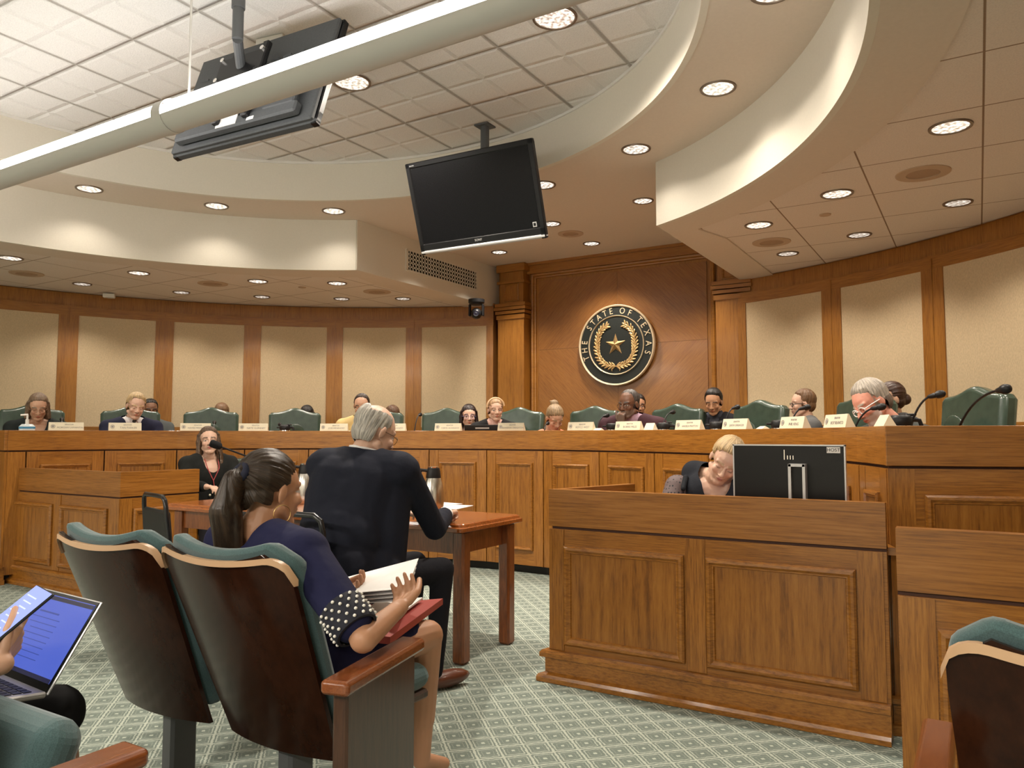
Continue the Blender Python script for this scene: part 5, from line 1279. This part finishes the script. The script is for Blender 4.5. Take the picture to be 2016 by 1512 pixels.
skirt(pw['e'], pw['inv'], [('e', V((1.69, -.78, .50)), (.19, .16, .12))]+[('c', V((1.69+sx*.09, -.80, .50)), V((1.69+sx*.13, -.46, .52)), .100, .078) for sx in (-1, 1)]+[('c', V((1.6, -.55, .52)), V((1.80, -.55, .52)), .07, .07)], NAVY)
m = MB(pw['inv'] @ pw['M'] @ Matrix.Translation((0, -.108, .053)) @ Matrix.Rotation(R_(62), 4, 'X')); m.tube([(.026*math.cos(R_(a)), .026*math.sin(R_(a)), 0) for a in range(0, 360, 20)], .012, 10, closed=True); m.build('hair_tie', noisy('dark_scrunchie', (.012, .014, .03), .3, 80, .8, .4, .002), pw['e'], smooth=True)
m = MB(pw['inv'] @ pw['M'] @ Matrix.Translation((.082, -.010, -.062)) @ Matrix.Rotation(R_(78), 4, 'Z')); m.tube([(.026*math.cos(R_(a)), 0, .026*math.sin(R_(a))) for a in range(0, 360, 15)], .0014, 6, closed=True); m.build('hoop_earring', brass, pw['e'], smooth=True)
pearl = mat('pearl', (.8, .78, .72), .25)
dd = (ER-SRw).normalized(); q = dd.to_track_quat('Z', 'Y').to_matrix().to_4x4(); T = pw['inv'] @ Matrix.Translation(SRw+dd*.245) @ q @ Matrix.Diagonal((1.10, 1.10, 1, 1))
m = MB(T); m.lathe([(.050, -.05), (.054, -.04), (.056, .03), (.053, .042), (.046, .042)], seg=28, caps=False); n0 = len(m.f)
for k in range(5):
    for j in range(15):
        a = R_(24*j+12*(k % 2)); m.ell((.0565*math.cos(a), .0565*math.sin(a), -.035+.017*k), (.0042,)*3, None, 8, 6)
cf_ = m.build('pearl_cuff', [mat('navy_cuff', (.006, .007, .016), .8), pearl], pw['e'], smooth=True)
for p_ in cf_.data.polygons[n0:]: p_.material_index = 1
# witness
H = at_d(738, 852, 3.62)
SUIT = (.012, .014, .024)
SLm, SRm = V((.88, .10, 1.055)), V((1.25, .25, 1.04)); ER, WR = V((1.215, .53, .745)), V((1.09, .79, .785))
mn = person('person with grey balding hair in a navy suit, back turned, hand on the witness table', H, R_(-16), -24, 0, 1.07, 'pale', ('ring', (.40, .38, .34)), SUIT, (.75, .74, .74), None, byaw=R_(-20),
    arms=dict(S=(SLm, SRm), R=(ER, WR, (1.0, V((.1, .1, -1)), V((-.25, .9, .02)))), L=(V((.76, .42, .765)), V((.86, .68, .785)), (.5, V((0, 0, -1))))), floor=0, seat=.54, pv=V((1.0, .07, .54)),
    hp=dict(t=.010, pole=(0, .2, 1), vox=.0042), hvox=.0045, jv=.0085, sw=.22, w=1.26, nz=.022, collar=False, gl=dict(col=(.10, .06, .03)), trousers=(.010, .010, .014), fwd_knee=.50, shoe=shoe_brown,
    xtop=[('c', V((.88, .0, .62)), V((.86, -.02, .50)), .13, .12), ('c', V((1.12, .04, .62)), V((1.15, .05, .46)), .13, .11), ('c', V((1.15, .25, .95)), V((1.15, .20, .62)), .115, .12), ('e', V((1.02, .08, .74)), (.215, .15, .2)), ('c', V((1.20, .14, .60)), V((1.22, .16, .44)), .10, .09)])
dd = (WR-ER).normalized(); q = dd.to_track_quat('Z', 'Y').to_matrix().to_4x4()
m = MB(mn['inv'] @ Matrix.Translation(WR-dd*.008) @ q); m.lathe([(.040, -.02), (.041, 0), (.037, .022), (.030, .022)], seg=24, caps=False); m.build('shirt_cuff', paper, mn['e'], smooth=True)
Mc = mn['inv'] @ Matrix.Translation(mn['N']+mn['up']*.052) @ mn['B']
m = MB(mn['inv'])
for k in range(3): m.ell(WR-dd*(.045+.018*k)+V((.038, -.012, -.01)), (.006, .006, .006), None, 8, 6)
m.build('cuff_button', black_pl, mn['e'], smooth=True)
# staff woman behind the table
H = at_d(411, 869, 6.45)
sw_ = person('person with long brown hair, black cardigan and red lanyard, behind the witness table', H, to_cam(H, 3), 4, 3, .98, 'pale', ('long', (.085, .050, .028)), (.012, .013, .012), shirt=None, floor=0, seat=.50, vneck=.11, lean=.05, byaw=to_cam(H, 18),
    face=dict(lips=(.42, .14, .12), brow=(.06, .035, .02)), hp=dict(t=.013, hl=.074, part=.8), sw=.175, fwd_knee=.40)
m = MB(sw_['inv'] @ Matrix.Translation(sw_['N']) @ sw_['B'])
for k in range(4): m.ell((.02, .128+.004*k, -.14-.075*k), (.010, .005, .010), None, 12, 8)
m.build('gold_button', mat('pale_button', (.75, .70, .55), .35, .5), sw_['e'], smooth=True)
m = MB(sw_['inv'] @ Matrix.Translation(sw_['N']) @ sw_['B']); m.tube([(-.055, .06, .0), (-.05, .118, -.07), (.0, .142, -.17), (-.02, .16, -.30)], .004, 6); m.tube([(.055, .06, .0), (.045, .118, -.07), (.0, .142, -.17)], .004, 6); m.build('lanyard', mat('red_lanyard', (.35, .05, .05), .7), sw_['e'], smooth=True)
# clerk behind the monitor
H = at_d(1428, 908, 3.98); yw = to_cam(H, -6)
ck = person('person with short fair hair in a black sheer sleeved blouse, bowed behind the monitor', H, yw, -30, -27, 1.0, 'pale', ('short', (.50, .36, .19)), (.014, .016, .022), floor=0, seat=.50, vneck=.07, lean=.22, byaw=to_cam(H, -4), necky=-.02, nz=.045,
    arms=dict(S=(at_d(1505, 952, 4.12), at_d(1368, 932, 4.17))),
    face=dict(closed=True, brow=(.40, .26, .15), lips=(.50, .22, .20)), hp=dict(t=.016, hl=.080, part=.8, vox=.0045, hc2=(.26, .18, .10)), sw=.18, hvox=.0042, legs=True, fwd_knee=.30)
bx = ck['rt']; S0 = ck['N']+bx*.18+V((0, 0, -.048))
sheer = mat('dotted_sheer_sleeve', (.09, .068, .07), .7); t = NT(sheer); c = t.coord('Object', (58, 58, 58)); vo = t.n('ShaderNodeTexVoronoi', i_Scale=1.0); vo.inputs['Randomness'].default_value = .15; t.l(c, vo.inputs[0])
t.l(t.ramp(vo.outputs['Distance'], [(.26, (.012, .012, .016)), (.34, (.12, .085, .085))]), t.b.inputs['Base Color'])
o = blob('sheer_sleeve', [('e', S0+bx*.02, (.07, .07, .07)), ('c', S0+bx*.02, S0+bx*.08+ck['fwd']*.10+V((0, 0, -.2)), .068, .066), ('c', S0+bx*.08+ck['fwd']*.10+V((0, 0, -.2)), S0+bx*.02+ck['fwd']*.26+V((0, 0, -.22)), .06, .05)], sheer, ck['e'], .008, 3, inv=ck['inv'])
o = blob('ruffle', [('c', S0-bx*.03+V((0, -.02, .055)), S0-bx*.02+ck['fwd']*.08+V((0, 0, .0)), .016, .014), ('c', S0-bx*.035+V((0, 0, .045)), S0-bx*.055-ck['fwd']*.05, .014, .012)], cloth_m, ck['e'], .006, 1, col=(.012, .014, .018), inv=ck['inv'])
# laptop user at the left edge
H = V((1.16, -1.84, 1.17))
lt = person('person in black mostly outside the left edge, tapping a phone over an open laptop', H, R_(-14), -28, 0, .96, 'fair', ('bob', DB), (.010, .010, .012), byaw=R_(-8), floor=0, seat=.50, legs=False, pv=V((1.165, -1.80, .50)),
    arms=dict(S=(V((1.0, -1.82, .97)), V((1.38, -1.80, .97))), R=(V((1.60, -1.86, .68)), V((1.697, -1.653, .712)), (.8, V((-.8, -.1, .5)), V((-.40, .75, .53)), 1, [.12, .9, 1.1, 1.2])), L=(V((1.02, -1.62, .72)), V((1.47, -1.70, .745)), (.7, V((.2, .2, 1)), V((.75, .45, .25))))), hvox=.0042, jv=.008,
    xbody=[('c', V((1.10+.13*s_, -1.42, .50)), V((1.12+.14*s_, -1.38, .12)), .052, .036) for s_ in (0, 3)])
skirt(lt['e'], lt['inv'], [('e', V((1.165, -1.80, .48)), (.18, .14, .11)), ('c', V((1.08, -1.78, .49)), V((1.11, -1.42, .50)), .085, .07), ('c', V((1.27, -1.78, .49)), V((1.50, -1.42, .505)), .085, .072)], (.008, .008, .009), 'skirt')
# phone
c = V((1.676, -1.606, .806)); l = V((.115, .79, .605)).normalized(); n = V((.14, -.6, .75)); n = (n-l*n.dot(l)).normalized(); x = l.cross(n).normalized()
B = Matrix(((x.x, l.x, n.x, c.x), (x.y, l.y, n.y, c.y), (x.z, l.z, n.z, c.z), (0, 0, 0, 1)))
e = empty('smartphone', (0, 0, 0), 0, 'lit smartphone held over the laptop at the left edge', 'phone'); e.matrix_world = B
def emis(name, col, st): return mat(name, (.02, .02, .02), .15, emit=col, es=st)
m = MB(); m.box((0, 0, 0), (.072, .147, .008), ch=.003); m.build('case', black_pl, e)
m = MB(); m.box((0, 0, .0045), (.066, .140, .001)); m.build('screen', emis('phone_screen', (.30, .36, .95), 1.05), e)
m = MB()
for k in range(7): m.box((-.008+.004*(k % 3), .045-.014*k, .0053), (.036-.005*(k % 3), .003, .0004))
m.build('screen_text', emis('phone_text', (.55, .6, 1), 1.1), e)
# laptop
hg = V((1.47, -1.50, .60)); yl = R_(-4)
e = empty('silver_laptop', hg, yl, 'open silver laptop with a blue lit screen on the lap at the left edge', 'laptop')
m = MB(); T = Matrix.Rotation(R_(-6), 4, 'X'); m.box((0, -.112, .0), (.33, .225, .014), T, ch=.004); m.build('keyboard_base', mat('laptop_aluminium', (.42, .41, .41), .35, .6), e)
m = MB(T)
for r in range(5):
    for k in range(13): m.box((-.138+.023*k, -.035-.021*r, .0075), (.019, .017, .002))
m.build('keys', black_pl, e)
m = MB(T); m.box((0, -.178, .0072), (.12, .07, .001)); m.build('trackpad', mat('trackpad_grey', (.35, .34, .34), .3, .5), e)
Ts = Matrix.Rotation(R_(-32), 4, 'X')
m = MB(Ts); m.box((0, .002, .112), (.33, .006, .225), ch=.002); lid = m.build('lid', silver, e)
m = MB(Ts); m.box((0, -.0022, .112), (.322, .002, .218)); m.build('screen_bezel', tv_black, lid)
m = MB(Ts); m.box((0, -.0036, .117), (.306, .001, .192)); m.build('screen', emis('laptop_screen', (.060, .095, .42), 1.0), lid)
m = MB(Ts); m.box((0, -.0044, .206), (.306, .001, .010)); mb_ = emis('laptop_menu', (.02, .02, .05), .8); m.build('menu_bar', mb_, lid); m = MB(Ts); m.box((0, -.0044, .026), (.306, .001, .010)); m.build('task_bar', mb_, lid)
m = MB(Ts); m.box((-.03, -.0044, .17), (.10, .001, .004))
for k in range(8): m.box((-.04+.01*(k % 3), -.0044, .155-.014*k), (.16-.02*(k % 3), .001, .0018))
m.build('screen_text', emis('laptop_text', (.03, .05, .22), 1.0), lid)
# papers held up and binder on the lap
def slab(name, q, th, mt, label, cat, up=V((0, 0, -1))):
    m = MB(); m.add([tuple(p) for p in q]+[tuple(p+up*th) for p in q], [(0, 1, 2, 3), (7, 6, 5, 4), (0, 4, 5, 1), (1, 5, 6, 2), (2, 6, 7, 3), (3, 7, 4, 0)]); o = m.build(name, mt)
    c = sum(q, V())/4; o.data.transform(Matrix.Translation(-c)); o.location = c; return tag(o, label, cat)
for k in range(4):
    o_ = k*2.2; q = [at_y(683, 1136+6*k, -.44+.004*k), at_y(824-o_, 1099+9*k, -.40+.004*k), at_y(802-o_, 1158+8*k, -.60+.004*k), at_y(684, 1168+7*k, -.60)]
    slab('paper_sheet', q, .002, paper, ['topmost white printed sheet of the bundle held by the ponytailed woman', 'second white sheet of the bundle held by the ponytailed woman', 'third white sheet of the bundle held by the ponytailed woman', 'lowest white sheet of the bundle held by the ponytailed woman'][k], 'paper')['group'] = 'sheets held by the ponytailed woman'
q = [at_z(700, 1192, .625), at_z(872, 1178, .60), at_z(768, 1254, .60), at_z(640, 1240, .625)]
slab('red_binder', q, .022, red_m, 'red binder lying on the lap of the ponytailed woman', 'binder')
q = [at_z(742, 1183, .632), at_z(832, 1176, .622), at_z(762, 1228, .622), at_z(690, 1225, .632)]
slab('paper_sheet', q, .006, paper, 'white papers lying on the red binder', 'paper')
